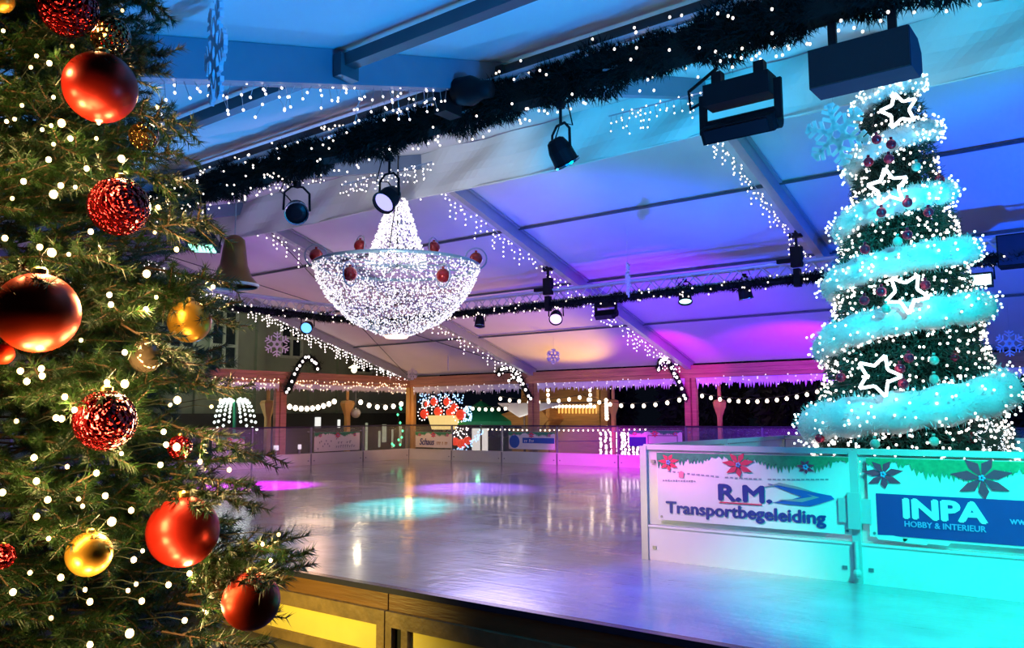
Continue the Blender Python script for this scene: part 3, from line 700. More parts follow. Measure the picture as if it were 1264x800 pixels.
# lamps on the far truss
TL = z_lo-.05
for x, y, lm, r, am, lb in ((378, 405, lens_b, .13, (.5, -.7, -.35), 'small round lamp glowing bright blue under the left truss'),
                          (592, 402, lens_off, .11, (.1, -.2, -1), 'unlit round lamp on the far truss just right of the chandelier'),
                          (686, 394, lens_p, .13, (.35, -.6, -.5), 'round lamp glowing lilac white on the far truss'),
                          (846, 372, lens_c, .12, (.2, -.35, -1), 'round lamp with an aqua lens pointing down from the far truss'),
                          (921, 368, lens_off, .12, (.1, .2, -1), 'unlit dark ball shaped lamp on the far truss left of the big lit tree')):
    p = at_y(x, y, TY) if x != 378 else at_x(x, y, LX); par_can(p, am, r, lm, TL, lb)
flood(748, 389, TY, .42, .20, lens_off, 'black flood lamp box on the far truss beside the lilac lamp', .4, gap=.04)
p = at_y(1205, 346, TY); t = thing('flood_lamp', p, 'rectangular lamp shining ice white at the right of the big lit tree', 'lamp')
part('housing', MB().box(p+np.array([0, .06, .0]), (.42, .1, .22)), black, t); part('lens', MB().box(p, (.38, .03, .15)), lens_w, t)
part('yoke', MB().tube([p+(.23, .06, 0), p+(.23, .06, .22), p+(-.23, .06, .22), p+(-.23, .06, 0)], .015, 6).tube([p+(0, .06, .22), p+(0, .06, .4)], .02, 6), black, t)
p = at_y(1256, 310, TY+.0); t = thing('loudspeaker', p, 'black loudspeaker box at the right edge under the far truss', 'speaker')
part('cabinet', MB().box(p, (.48, .35, .46)), black, t); part('grille', MB().box(p+(0, -.18, 0), (.44, .02, .42)), spk_blue, t)
for k, lb in ((2, 'black chain hoist clamping the far truss to the rafter right of the chandelier'), (3, 'black chain hoist clamping the far truss to the rafter left of the big lit tree')):
    x = k*BAY-.12; t = thing('truss_hoist', (x, TY, z_lo), lb, 'hoist')
    part('body', MB().box((x, TY-.16, z_lo+.30), (.18, .12, .34)).box((x-.18, TY-.16, z_lo+.25), (.3, .08, .07)), black, t)
    part('strap', MB().beam((x, TY-.16, z_lo+.45), (x, TY-.16, rz(TY)+.0), .06, .03).box((x, TY-.16, z_lo-.05), (.1, .12, .3)).box((x, TY-.16, rz(TY)-.08), (.2, .1, .08)), black, t)
for k, x0, lb in ((3, 473, 'pair of small black clamps on the near blue rafter'),):
    c = at_y(493, 88, -14.9); single('rafter_clamp', MB().box(c, (.03, .04, .04)).box(c+np.array([.07, 0, 0]), (.03, .04, .04)).beam(c+(0, 0, .03), c+(.07, 0, .03), .02, .02), black, lb, 'clamp')

# brown bell
bell_m = mat('brown bell lacquer', (.26, .12, .035, 1), .3, .5, .2, 4)
c = at_y(288, 352, -12.6); sc = depth(c)/CF; t = thing('hanging_bell', c, 'large brown bell with a pale rim hanging beside the green flood lamp', 'bell')
H = 62*sc; R = 30*sc
prof = [(R*1.0, 0), (R*.98, H*.03), (R*.72, H*.18), (R*.55, H*.4), (R*.47, H*.7), (R*.40, H*.92), (R*.2, H), (.01, H*1.02)]
part('bell_body', MB().lathe(prof+[(.01, H*.96), (R*.36, H*.9), (R*.44, H*.66), (R*.52, H*.38), (R*.69, H*.16), (R*.95, .0)], c, n=32), bell_m, t, smooth=True)
part('rim', MB().lathe([(R*.97, -.03), (R*1.03, -.02), (R*1.03, .012), (R*.97, .015), (R*.95, -.02), (R*.97, -.03)], c, n=32, caps=False), mat('pale bell rim', (.7, .7, .68, 1), .35, .2, .05), t)
part('hanger', MB().tube([c+(0, 0, H), c+(0, 0, rz(-12.6)-c[2])], .008, 5), wire_m, t)
part('clapper', MB().ball(c+(0, 0, H*.05), R*.16, 12, 8), bell_m, t)

# ------------------------------------------------------------------ snowflakes
def snowflake(c, R, n, m, label, rot=0., th=.02, wd=.09, hang=None, style=0):
    c = np.asarray(c, float); n = nrm(n); _, s, u = frame(n); mb = MB()
    for a in range(6):
        an = rot+a*PI/3+PI/2; d = s*math.cos(an)+u*math.sin(an); e = -s*math.sin(an)+u*math.cos(an)
        mb.beam(c+d*R*.12, c+d*R, R*wd, th, n)
        for f, l in ((.42, .30), (.66, .27), (.86, .16)) if style == 0 else ((.5, .34), (.74, .28)):
            for sg in (-1, 1): mb.beam(c+d*R*f, c+d*R*(f+l*.62)+e*sg*R*l, R*wd*.9, th, n)
        e2 = s*math.cos(an+PI/3)+u*math.sin(an+PI/3); mb.beam(c+d*R*.22, c+e2*R*.22, R*wd*.9, th, n)
        e3 = s*math.cos(an+PI/6)+u*math.sin(an+PI/6); mb.beam(c+d*R*.42, c+e3*R*.24, R*wd*.7, th, n); e4 = s*math.cos(an-PI/6)+u*math.sin(an-PI/6); mb.beam(c+d*R*.42, c+e4*R*.24, R*wd*.7, th, n)
    t = thing('hanging_snowflake', c, label, 'snowflake'); part('flake', mb, m, t)
    if hang: part('string', MB().tube([c+u*R, c+u*R+np.array([0, 0, hang])], .002 if R < .5 else .003, 4), wire_m, t)
fl_w = mat('snowflake white', (.80, .78, .88, 1), .5, 0, .05); 
c = at_y(1033, 166, -11.2); snowflake(c, .325, d2c(c)*.9-RT*.35, fl_w, 'large turquoise lit snowflake hanging left of the tree top', .12, wd=.13, hang=.4)
c = at_y(266, 66, -17.45); n_ = nrm(np.cross(d2c(c), (0, 0, 1))); snowflake(c, .27, n_*.98+d2c(c)*.17, fl_w, 'big pale blue snowflake seen almost edge on at the top left', .35, .02, .11, hang=.2)
c = at_y(775, 345, -8.0); n_ = nrm(np.cross(d2c(c), (0, 0, 1))); snowflake(c, .30, n_+d2c(c)*.12, fl_w, 'light blue snowflake seen edge on before the far truss', .2, hang=.6)
c = at_y(683, 440, -2.2); snowflake(c, .2, d2c(c)+RT*.5, fl_w, 'small violet snowflake against the yellow lit roof', .0, wd=.14, hang=.3, style=1)
c = at_x(342, 425, .9); snowflake(c, .34, d2c(c), fl_w, 'lilac six armed snowflake in the left gable opening', .0, wd=.10, hang=.4, style=1)
c = at_y(509, 462, -.6); snowflake(c, .19, d2c(c)+RT*.6, fl_w, 'tiny lilac snowflake above the corner post', .0, wd=.16, hang=.2, style=1)
c = at_y(1246, 424, -2.5); snowflake(c, .24, d2c(c)+RT*.3, fl_w, 'small pale blue snowflake at the right edge', .0, hang=.5, style=1)
c = at_y(553, 448, -1.5); n_ = nrm(np.cross(d2c(c), (0, 0, 1))); snowflake(c, .24, n_+d2c(c)*.05, fl_w, 'thin pale snowflake seen edge on left of the middle post', .2, hang=.2)

# ------------------------------------------------------------------ chandelier
CYY = -10.75
cl = at_y(389, 337, CYY); cr_ = at_y(590, 337, CYY); bot = at_y(503, 416, CYY); top = at_y(495, 244, CYY)
cc = at_d(490, 333, depth(at_y(490, 333, CYY))); D0 = depth(cc); RC = 101/CF*D0
cc = at_d(490, 334, D0); zb_ = at_d(503, 416, D0)[2]; zt_ = at_d(495, 244, D0)[2]
cz = at_d(490, 330, D0)[2]
cc = np.array([cc[0], cc[1], cz]); HB = cz-zb_-.0; HT = zt_-cz
t = thing('chandelier', (cc[0], cc[1], zb_), 'huge bowl chandelier of white sparkling lights hanging under the ridge', 'chandelier')
rgc = np.random.default_rng(5)
def bowl(f): return RC*math.sqrt(max(0, 1-(1-f)**2.0))**1.25 if f < 1 else RC    # f 0 at the bottom, 1 at the rim
# surface profile
prof = [(RC*.10, 0), (RC*.30, .07), (RC*.52, .2), (RC*.70, .38), (RC*.84, .58), (RC*.94, .8), (RC, 1.0)]
def prad(f): return float(np.interp(f, [q[1] for q in prof], [q[0] for q in prof]))
net = MB(); nb = []
for k in range(60):
    a = k*2*PI/60; net.tube([(cc[0]+prad(f)*math.cos(a), cc[1]+prad(f)*math.sin(a), zb_+HB*f) for f in np.linspace(0, 1, 9)], .004, 3)
for f in np.linspace(.1, .95, 9):
    net.tube([(cc[0]+prad(f)*math.cos(a), cc[1]+prad(f)*math.sin(a), zb_+HB*f) for a in np.linspace(0, 2*PI, 40, endpoint=False)], .003, 3, closed=True)
for i in range(4200):
    f = rgc.random()**.85; a = rgc.random()*2*PI; r_ = prad(f)*(.985+.04*rgc.random()); nb.append((cc[0]+r_*math.cos(a), cc[1]+r_*math.sin(a), zb_+HB*f+rgc.normal(0, .01)))
part('bowl_net', net, wire_m, t)
rim_t = mat('chandelier hoop', (.35, .5, .55, 1), .3, .3, .05)
part('rim_hoop', MB().tube([(cc[0]+RC*math.cos(a), cc[1]+RC*math.sin(a), cz+.01) for a in np.linspace(0, 2*PI, 72, endpoint=False)], .028, 8, closed=True), rim_t, t)
part('bottom_plate', MB().lathe([(RC*.13, -.03), (RC*.15, 0), (RC*.1, .02)], (cc[0], cc[1], zb_), n=20), lens_m('peach base glow', (1, .6, .45), 3), t)
sp = MB()
for a in range(12): sp.tube([(cc[0]+RC*math.cos(a*PI/6), cc[1]+RC*math.sin(a*PI/6), cz+.01), (cc[0], cc[1], cz+.02)], .012, 5)
part('hoop_spokes', sp, rim_t, t)
# spire of light strings
RB, RTt = RC*.37, RC*.10
for i in range(2300):
    f = rgc.random(); a = rgc.random()*2*PI; r_ = (RB*(1-f)+RTt*f)*(1+.05*rgc.normal()); nb.append((cc[0]+r_*math.cos(a)*1., cc[1]+r_*math.sin(a), cz+HT*f))
st = MB()
for k in range(26):
    a = k*2*PI/26; st.tube([(cc[0]+RB*math.cos(a), cc[1]+RB*math.sin(a), cz), (cc[0]+RTt*math.cos(a), cc[1]+RTt*math.sin(a), zt_)], .004, 3)
part('spire_wires', st, wire_m, t)
part('hanging_cable', MB().tube([(cc[0], cc[1], cz), (cc[0], cc[1], rz(cc[1])+.1)], .012, 6).tube([(cc[0]+.1, cc[1]-RTt, zt_), (cc[0]+RB*.5, cc[1]-RB*.9, cz+.05)], .008, 5), wire_d, t)
bead = mat('chandelier bead glow', (1, .95, .97, 1), .3, emit=(1, .90, .95), est=1.25)
bulbs(t, nb, .0115, bead)
bru = mat('ruby glass', (.42, .02, .02, 1), .12, .3, .1, 5, coat=.5)
ring_m = mat('pale ring', (.45, .5, .62, 1), .3, .3, .05)
for a in range(6):
    an = math.atan2(CAM[1]-cc[1], CAM[0]-cc[0])+PI/6+a*PI/3; fr = a in (0, 5)
    b = np.array([cc[0]+RC*(1.03 if fr else .97)*math.cos(an), cc[1]+RC*(1.03 if fr else .97)*math.sin(an), (at_d(490, 341, D0-RC*.8)[2] if fr else at_d(490, 303, D0+RC*.8)[2] if a in (2, 3) else at_d(490, 317, D0)[2])])
    if 1:
        tg = np.array([-math.sin(an), math.cos(an), 0]); ou = np.array([math.cos(an), math.sin(an), 0])
        part('hoop_bauble', MB().ball(b, .105, 16, 10).lathe([(.02, 0), (.02, .03)], b+(0, 0, .10), n=8), bru, t, smooth=True)
        part('bauble_ring', MB().tube([b+ou*.17*math.cos(q)+np.array([0, 0, .17*math.sin(q)]) for q in np.linspace(0, 2*PI, 24, endpoint=False)], .012, 6, closed=True), ring_m, t)
# ------------------------------------------------------------------ big lit tree in the pen
TYY = -10.6
tb = at_y(1125, 553, TYY); TXC = tb[0]; DT = depth(tb); PXM = DT/CF
TZ0, TZ1 = .72, at_y(1102, 84, TYY)[2]
fol = mat('far tree fir green', (.012, .05, .035, 1), .55, 0, .5, 9)
def tz(py): return at_y(1120, py, TYY)[2]
RY = [(84, 22), (130, 34), (180, 44), (240, 52), (300, 68), (360, 78), (420, 86), (480, 96), (540, 108), (600, 118)]
def trad(z):
    zs = [tz(p) for p, _ in RY][::-1]; rs = [r*PXM for _, r in RY][::-1]
    return float(np.interp(z, zs, rs))
t = thing('christmas_tree', (TXC, TYY, .35), 'big conical christmas tree wound with thick cyan lit garland inside the pen', 'tree')
rg = np.random.default_rng(21); n = 46000
z = TZ0+(TZ1-TZ0)*(1-(1-rg.random(n))**.62*1.0); z = TZ0+(TZ1-TZ0)*(1-np.sqrt(rg.random(n)))
a = rg.random(n)*2*PI; zz_ = np.linspace(TZ0, TZ1, 80); rr_ = np.array([trad(q) for q in zz_]); R_ = np.interp(z, zz_, rr_)
lob = 1+.05*np.sin(a*9+z*4)+.05*np.sin(z*17)
r_ = R_*lob*(.62+.36*rg.random(n)**.6)
P = np.stack([TXC+r_*np.cos(a), TYY+r_*np.sin(a), z], 1)
D = np.stack([np.cos(a), np.sin(a), -.15+.5*rg.normal(size=n)], 1)+rg.normal(0, .55, (n, 3))
part('foliage', MB().needles(P, D, .085*(.6+.6*rg.random(n)), .006), fol, t)
part('trunk', MB().lathe([(.09, .3), (.07, 2), (.02, 4.6)], (TXC, TYY, 0), n=10), wood_d, t)
part('core', MB().lathe([(trad(q)*.6, q) for q in np.linspace(TZ0+.02, TZ1-.1, 12)]+[(.001, TZ1-.05)], (TXC, TYY, 0), n=20), garl, t)
t = thing('tree_podium', (TXC, TYY, 0), 'round white podium under the big lit tree', 'podium')
part('drum', MB().lathe([(.0, .0), (.85, .0), (.85, .62), (.82, .66), (0.01, .66)], (TXC, TYY, 0), n=40), plate_w, t)
part('plinth', MB().lathe([(.0, .0), (.95, .0), (.95, .06), (.01, .06)], (TXC, TYY, 0), n=40), rail_c, t)
# string of white lights on the tree
tw_b = mat('tree bulb glow', (1, .95, .92, 1), emit=(1, .84, .78), est=5)
t = thing('tree_light_string', (TXC, TYY, TZ0), 'hundreds of pinkish white bulbs strung over the big lit tree', 'light string')
n = 2100; z = TZ0+.1+(TZ1-TZ0-.15)*(1-np.sqrt(rg.random(n)*.99)); a = rg.random(n)*2*PI; R_ = np.interp(z, zz_, rr_)*(1.0+.06*rg.random(n))
TB = np.stack([TXC+R_*np.cos(a), TYY+R_*np.sin(a), z], 1)
sp = [(TXC+trad(q)*.99*math.cos(w), TYY+trad(q)*.99*math.sin(w), q) for q, w in zip(np.linspace(TZ0+.1, TZ1-.1, 420), np.linspace(0, 2*PI*22, 420))]
part('wire', MB().tube(sp, .004, 3), wire_d, t); bulbs(t, TB, .0125, tw_b)
# spiral tinsel garland: five turns, tube following the cone
CA = math.atan2(CAM[1]-TYY, CAM[0]-TXC)             # direction towards the viewer
tins = mat('white fluffy tinsel', (.62, .68, .68, 1), .7, 0, .12, 40, spec=.2)
turns = [(508, 29), (400, 23), (333, 21), (261, 18), (182, 16), (112, 14), (80, 11)]
K = 48; Q = []; QR = []
for i in range(6*K+K//2):
    th = (i-K//2)/K                      # 0 at the middle of the front of turn 0
    y = float(np.interp(th, range(7), [q[0] for q in turns])) if th >= 0 else turns[0][0]-th*70
    r0 = float(np.interp(th, range(7), [q[1] for q in turns]))
    q = tz(y)+.0; an = CA+th*2*PI
    if q < TZ0+.1: q = TZ0+.1
    R0 = trad(q)*.98+r0*PXM*.15
    Q.append((TXC+R0*math.cos(an), TYY+R0*math.sin(an), q)); QR.append(r0*PXM*(.93+.1*math.sin(i*1.7)))
Q = np.array(Q); QR = np.array(QR)
t = thing('tinsel_garland', Q[0], 'thick fluffy garland spiralling round the big tree, lit cyan', 'garland')
part('core', MB().tube(Q, QR*.86, 12, up=(0, 0, 1)), tins, t, smooth=True)
n = 42000; idx = rg.integers(0, len(Q)-1, n); f = rg.random((n, 1)); C_ = Q[idx]*(1-f)+Q[idx+1]*f; D = rg.normal(size=(n, 3)); D /= np.linalg.norm(D, axis=1)[:, None]
part('fluff', MB().needles(C_+D*QR[idx][:, None]*.82, D+rg.normal(0, .35, (n, 3)), QR[idx]*.30, .004), tins, t)
def nrm_rows(A): A = A*np.array([1, 1, 0]); return A/np.linalg.norm(A, axis=1)[:, None]
t2 = thing('garland_light_string', Q[0], 'white bulbs set all over the thick spiral garland', 'light string')
idx = rg.integers(0, len(Q), 1500); D = rg.normal(size=(1500, 3))*.8+nrm_rows(Q[idx]-np.array([TXC, TYY, 0]))*.7; D /= np.linalg.norm(D, axis=1)[:, None]
bulbs(t2, Q[idx]+D*QR[idx][:, None]*1.27, .012, mat('aqua white bulb glow', (1, 1, 1, 1), emit=(.80, 1, .97), est=4))
# hanging ornaments, stars
def star(c, R, label, rot):
    c = np.array(c, float); n = nrm(CAM-c); _, s, u = frame(n); P = []
    for i in range(10):
        an = PI/2+rot+i*PI/5; q = R if i % 2 == 0 else R*.48; P.append(c+s*q*math.cos(an)+u*q*math.sin(an))
    PP = []
    for i in range(10):
        a_, b_ = P[i], P[(i+1) % 10]
        for f in (.08, .35, .65, .92): PP.append(a_*(1-f)+b_*f)
    t = thing('star_light', c, label, 'star')
    part('neon_tube', MB().tube(PP, .016, 6, closed=True), star_m, t, smooth=True)
    part('back_frame', MB().tube([p-n*.03 for p in PP], .008, 4, closed=True).tube([c-n*.03, c-n*.25], .006, 4), wire_m, t)
star_m = mat('star neon glow', (1, 1, 1, 1), emit=(.85, .92, 1), est=4)
for x, y, r, lb, ro in ((1110, 136, 22, 'glowing outlined star nearest the top of the big tree', .2), (1096, 231, 24, 'second glowing outlined star from the top of the big tree', .1),
                        (1119, 362, 26, 'glowing outlined star in the middle of the big tree', PI+.05), (1084, 464, 27, 'tilted glowing outlined star above the lowest garland turn', -.35),
                        (1224, 540, 21, 'glowing outlined star low at the right edge of the big tree', .1)):
    zq = tz(y); off = trad(zq)*1.05; tc = at_y(x, y, TYY)
    dx = (x-(1125-(553-y)*.055))*PXM; fr = math.sqrt(max(.05, off*off-dx*dx))
    c = at_d(x, y, DT-fr-.05); star(c, r*PXM*(1-fr/DT), lb, ro)
orn_r = mat('far bauble crimson', (.5, .02, .06, 1), .15, .4, .1, 5); orn_t = mat('far bauble glass', (.25, .6, .5, 1), .08, .3, .1, 5)
orn = [(1082, 172, 0), (1100, 178, 0), (1072, 200, 0), (1097, 196, 0), (1160, 222, 0), (1088, 262, 0), (1120, 290, 0), (1146, 262, 0), (1068, 308, 0), (1108, 298, 1), (1067, 371, 0), (1094, 381, 1), (1142, 352, 0), (1161, 383, 0), (1088, 360, 0), (1122, 442, 0), (1153, 445, 1), (1153, 468, 1), (1115, 474, 0), (1038, 466, 0), (1111, 455, 0), (1178, 441, 0), (1199, 542, 0), (1153, 545, 1), (1012, 541, 0), (1237, 541, 0), (1080, 548, 1), (1190, 306, 0), (1131, 206, 1), (1120, 250, 0)]
for i, (x, y, kd) in enumerate(orn):
    zq = tz(y); off = trad(zq)*1.0; dx = (x-(1125-(553-y)*.055))*PXM; fr = math.sqrt(max(.01, off*off-dx*dx))
    c = at_d(x, y, DT-fr-.03)
    vert = 'top' if y < 250 else 'upper middle' if y < 340 else 'middle' if y < 420 else 'lower middle' if y < 500 else 'foot'
    side = 'left' if x < 1095 else 'right' if x > 1150 else 'centre'
    m = MB().ball(c, (.048 if kd == 0 else .045), 14, 8).lathe([(.015, 0), (.015, .02)], c+(0, 0, .05), n=8)
    single('bauble', m, orn_t if kd else orn_r, '%s bauble on the big lit tree, %s %s' % ('green glass' if kd else 'crimson', vert, side), 'bauble', 'small baubles on the big lit tree, %s %s %s' % ('green' if kd else 'crimson', vert, side), smooth=True)

# ------------------------------------------------------------------ market outside the tent
gold_w = mat('gold lit plank', (.62, .32, .07, 1), .6, 0, .3, 3, .2, 20, stretch=(.5, 1, 5))
dkw = mat('dark stall wood', (.10, .055, .03, 1), .6, 0, .3, 5)
tarp = mat('white canvas awning', (.75, .73, .7, 1), .7, 0, .08, 3)
green = mat('green parasol cloth', (.01, .35, .12, 1), .6, 0, .15, 3)
slat_m = lens_m('amber slat glow', (1, .55, .12), 1.4)
YS = 5.0
a = at_y(664, 528, YS); b = at_y(738, 470, YS)
t = thing('market_stall', ((a[0]+b[0])/2, YS+1, GZ), 'golden lit wooden market stall behind the middle of the far barrier', 'stall')
part('wall', MB().bb((a[0]-1.2, YS+.6, GZ), (b[0], YS+.8, b[2]+.2)), gold_w, t)
part('counter', MB().bb((a[0]-1.2, YS, GZ), (b[0], YS+.1, a[2]-.1)).bb((a[0]-1.3, YS-.1, a[2]-.1), (b[0]+.1, YS+.5, a[2]-.04)), gold_w, t)
m = MB(); rr = []
for i in range(12):
    q = at_y(690+i*4.2, 506, YS+.5); m.box(q, (.05, .04, .26))
part('glowing_slats', m, slat_m, t)
c1 = at_y(583, 524, YS-.4); c2 = at_y(660, 497, YS-.4); c3 = at_y(742, 497, YS-.4); c4 = at_y(742, 500, YS-.4)
m = MB(); m.prism([(0, 0), (c2[0]-c1[0], c2[2]-c1[2]), (c2[0]-c1[0]+.6, c2[2]-c1[2]-.6), (c2[0]-c1[0]+.3, -.1)], c1, (1, 0, 0), (0, 0, 1), -1.0)
part('side_roof', m, gold_w, t)
part('roof', MB().beam(c2, c3, .5, .05).beam(c2-(0, 0, 1.4), c3-(0, 0, 1.4)+(0, 0, .1), .05, .03), dkw, t)
m = MB()
for x in (676, 739): q = at_y(x, 500, YS-.3); m.box((q[0], YS-.3, (q[2]+GZ)/2), (.1, .1, q[2]-GZ+1))
part('posts', m, gold_w, t)
swag(at_y(676, 499, YS-.6), at_y(736, 499, YS-.6), 14, .0, .05, fest, 'straight row of bulbs along the yellow stall front')
swag(at_y(676, 470, YS-.6), at_y(677, 499, YS-.6), 5, .0, .055, fest, 'upright row of bulbs on the left of the yellow stall')
swag(at_y(728, 470, YS-.6), at_y(729, 499, YS-.6), 5, .0, .055, fest, 'upright row of bulbs on the right of the yellow stall')
swag(at_y(748, 489, 3.5), at_y(749, 515, 3.5), 7, .0, .06, fest, 'upright cluster of bulbs right of the yellow stall')
a = at_y(600, 528, 1.2); b = at_y(800, 528, 1.2); swag(a, b, 34, .03, .022, fest, 'low string of tiny bulbs just above the far barrier rail')
# white awning
P = [at_y(615, 497.5, 3.4), at_y(694, 497.5, 3.4), at_y(641, 514, 3.2), at_y(640, 512, 4.0)]
m = MB(); V = np.array([P[0], P[1], P[2], at_y(617, 497.5, 3.9), at_y(690, 497.5, 3.9)]); V2 = V-np.array([0, 0, .04])
m.add(np.concatenate([V, V2]), [(0, 2, 1), (0, 1, 4, 3), (5, 6, 7), (8, 9, 6, 5), (0, 3, 8, 5), (1, 2, 7, 6), (2, 0, 5, 7), (3, 4, 9, 8), (4, 1, 6, 9)])
t = thing('canvas_awning', (P[2][0], 3.5, GZ), 'white pointed canvas awning left of the yellow stall', 'awning')
part('canvas', m, tarp, t); part('pole', MB().tube([(P[2][0], 3.5, GZ), P[2]+(0, .3, 0.05)], .04, 8), dkw, t)
# green parasol
c = at_y(594, 503, 4.6); e = at_y(628, 520, 4.6); R = e[0]-c[0]; t = thing('market_parasol', (c[0], 4.6, GZ), 'green market parasol glowing beside the lit red figure', 'parasol')
part('canopy', MB().lathe([(R*1.1, e[2]-c[2]-.15), (R*1.08, e[2]-c[2]), (.02, .25), (.01, .22), (R*1.04, e[2]-c[2]-.05)], c, n=10), green, t)
part('pole', MB().tube([(c[0], 4.6, GZ), (c[0], 4.6, c[2]+.3)], .04, 8), dkw, t)
# lit red and white figure (bouquet of glowing balls over a basket and a blue swoosh)
fr_m = lens_m('figure red glow', (1, .06, .02), .9); fw_m = lens_m('figure white glow', (1, .88, .85), 3); fb_m = lens_m('figure blue glow', (.35, .6, 1), 3); fy_m = lens_m('figure yellow glow', (1, .7, .25), 1.1)
YF = 2.6; c = at_y(548, 500, YF); s = depth(c)/CF; t = thing('lit_christmas_figure', (c[0], YF, GZ), 'lit red flower ball figure over a basket, right of the corner post', 'figure')
m = MB(); Wd = []; Bd = []; Yd = []; rf = random.Random(4)
for x, y, r in ((524, 511, 8), (541, 508, 8), (556, 509, 8), (569, 512, 9), (536, 496, 7), (552, 496, 7), (561, 503, 7), (527, 499, 5)):
    q = at_y(x, y, YF); m.ball(q, r*s*.72, 12, 8)
    for k in range(11):
        an = k*2*PI/11; Wd.append(q+np.array([math.cos(an)*r*s, -.1, math.sin(an)*r*s]))
part('red_ball', m, fr_m, t, smooth=True)
for k in range(70):
    Bd.append(at_y(rf.uniform(516, 572), rf.uniform(486, 498), YF)); Yd.append(at_y(rf.uniform(530, 565), rf.uniform(515, 524), YF-.1))
    Bd.append(at_y(rf.uniform(572, 582), rf.uniform(502, 520), YF))
part('basket', MB().lathe([(30*s*.5, -.0), (30*s*.68, .5)], at_y(548, 530, YF), n=16), fy_m, t)
m = MB()
for x, y, r in ((562, 545, 5), (570, 548, 6), (577, 544, 5)): m.ball(at_y(x, y, YF-.2), r*s, 10, 6)
part('red_bow', m, fr_m, t, smooth=True)
for k in range(60):
    u = rf.random(); Bd.append(at_y(562+34*u+rf.uniform(-4, 4), 558-30*u*u+rf.uniform(-4, 3), YF-.3))
for k in range(30): Wd.append(at_y(rf.uniform(560, 578), rf.uniform(527, 542), YF-.2))
part('stand', MB().tube([at_y(548, 530, YF), (c[0], YF, GZ)], .05, 6).box((c[0], YF, GZ+.05), (1.2, .6, .1)), dkw, t)
bulbs(t, Wd, .026, fw_m, 100); bulbs(t, Bd, .026, fb_m, 100, name='blue_bulb'); bulbs(t, Yd, .022, fy_m, 100, name='yellow_bulb')
# arch shaped white sign with a dark visitor in front
a = at_y(590, 556, 4.6); b = at_y(601, 529, 4.6)
single('notice_board', MB().bb((a[0]-.3, 4.6, GZ), (b[0], 4.66, b[2])), lens_m('pale board glow', (1, .9, .85), .9), 'pale lit notice board behind the second far barrier panel', 'board')
# light curtains
for xs, ys, lb in (((741, 768), (533, 561), 'white column shaped light curtain behind the far barrier, left one'), ((771, 792), (533, 563), 'white column shaped light curtain behind the far barrier, right one')):
    Yc = 2.6; a = at_y(xs[0], ys[0], Yc); b = at_y(xs[1], ys[1], Yc)
    t = thing('light_curtain', ((a[0]+b[0])/2, Yc, GZ), lb, 'light curtain'); Pp = []; w = MB(); ncol = 5
    for i in range(ncol):
        x = a[0]+(b[0]-a[0])*i/(ncol-1); w.tube([(x, Yc, a[2]), (x, Yc, GZ+.1)], .005, 4)
        for j in range(19): Pp.append((x+RNG.normal(0, .015), Yc, a[2]+(GZ+.1-a[2])*(j+RNG.random())/19))
    w.tube([(a[0], Yc, a[2]), (b[0], Yc, a[2])], .02, 6).beam((a[0], Yc, GZ+.03), (b[0], Yc, GZ+.03), .3, .06).tube([(a[0], Yc, GZ), (a[0], Yc, a[2])], .02, 6)
    part('frame', w, dkw, t); bulbs(t, Pp, .036, cool_b, 100)
# posts with flared capitals outside
for (x, y, lb) in ((757, 497, 'timber post with flared yellow capital right of the yellow stall'), (888, 497, 'timber post with flared yellow capital right of the purple post')):
    q = at_y(x, y, 1.0); t = thing('flared_post', (q[0], 1, GZ), lb, 'post')
    part('shaft', MB().box((q[0], 1.0, (GZ+q[2]-.2)/2), (.10, .10, q[2]-.2-GZ)), wood_y, t)
    part('capital', MB().lathe([(.06, -.55), (.08, -.35), (.17, -.12), (.19, 0), (.16, .06), (.05, .1), (.05, .6)], q, n=6), wood_y, t)
for (x, y, lb) in ((331, 498, 'timber post with flared yellow capital left of the left side post'), (429, 498, 'timber post with flared yellow capital between the left side post and the corner')):
    q = at_x(x, y, -1.0); t = thing('flared_post', (-1, q[1], GZ), lb, 'post')
    part('shaft', MB().box((-1.0, q[1], (GZ+q[2]-.2)/2), (.14, .14, q[2]-.2-GZ)), wood_y, t)
    part('capital', MB().lathe([(.08, -.7), (.10, -.4), (.20, -.12), (.24, 0), (.2, .08), (.05, .1), (.05, .6)], q, n=6), wood_y, t)
# dotted light palm on the left
q = at_x(290, 520, -1.2); s = depth(q)/CF; t = thing('light_fountain', (q[0], q[1], GZ), 'drooping fountain of cool white light dots on a green stem beside the fir', 'light fountain'); Pp = []
for bx in (-30, -24, -16, -8, 8, 16, 24, 30):
    for j in range(9):
        u = j/8; x = 290+bx*(.25+.75*u**.6)*.9; y = 492-7*math.sin(u*PI)*0+38*u*u*(abs(bx)/30)**.3+ (4-abs(bx)/8)
        Pp.append(at_x(x, y, -1.2))
part('stem', MB().tube([at_x(290, 492, -1.2), (q[0], at_x(290, 520, -1.2)[1], GZ)], .05, 6), green, t)
bulbs(t, Pp, .038, mat('cool dot glow', (1, 1, 1, 1), emit=(.85, 1, .92), est=4), 100)
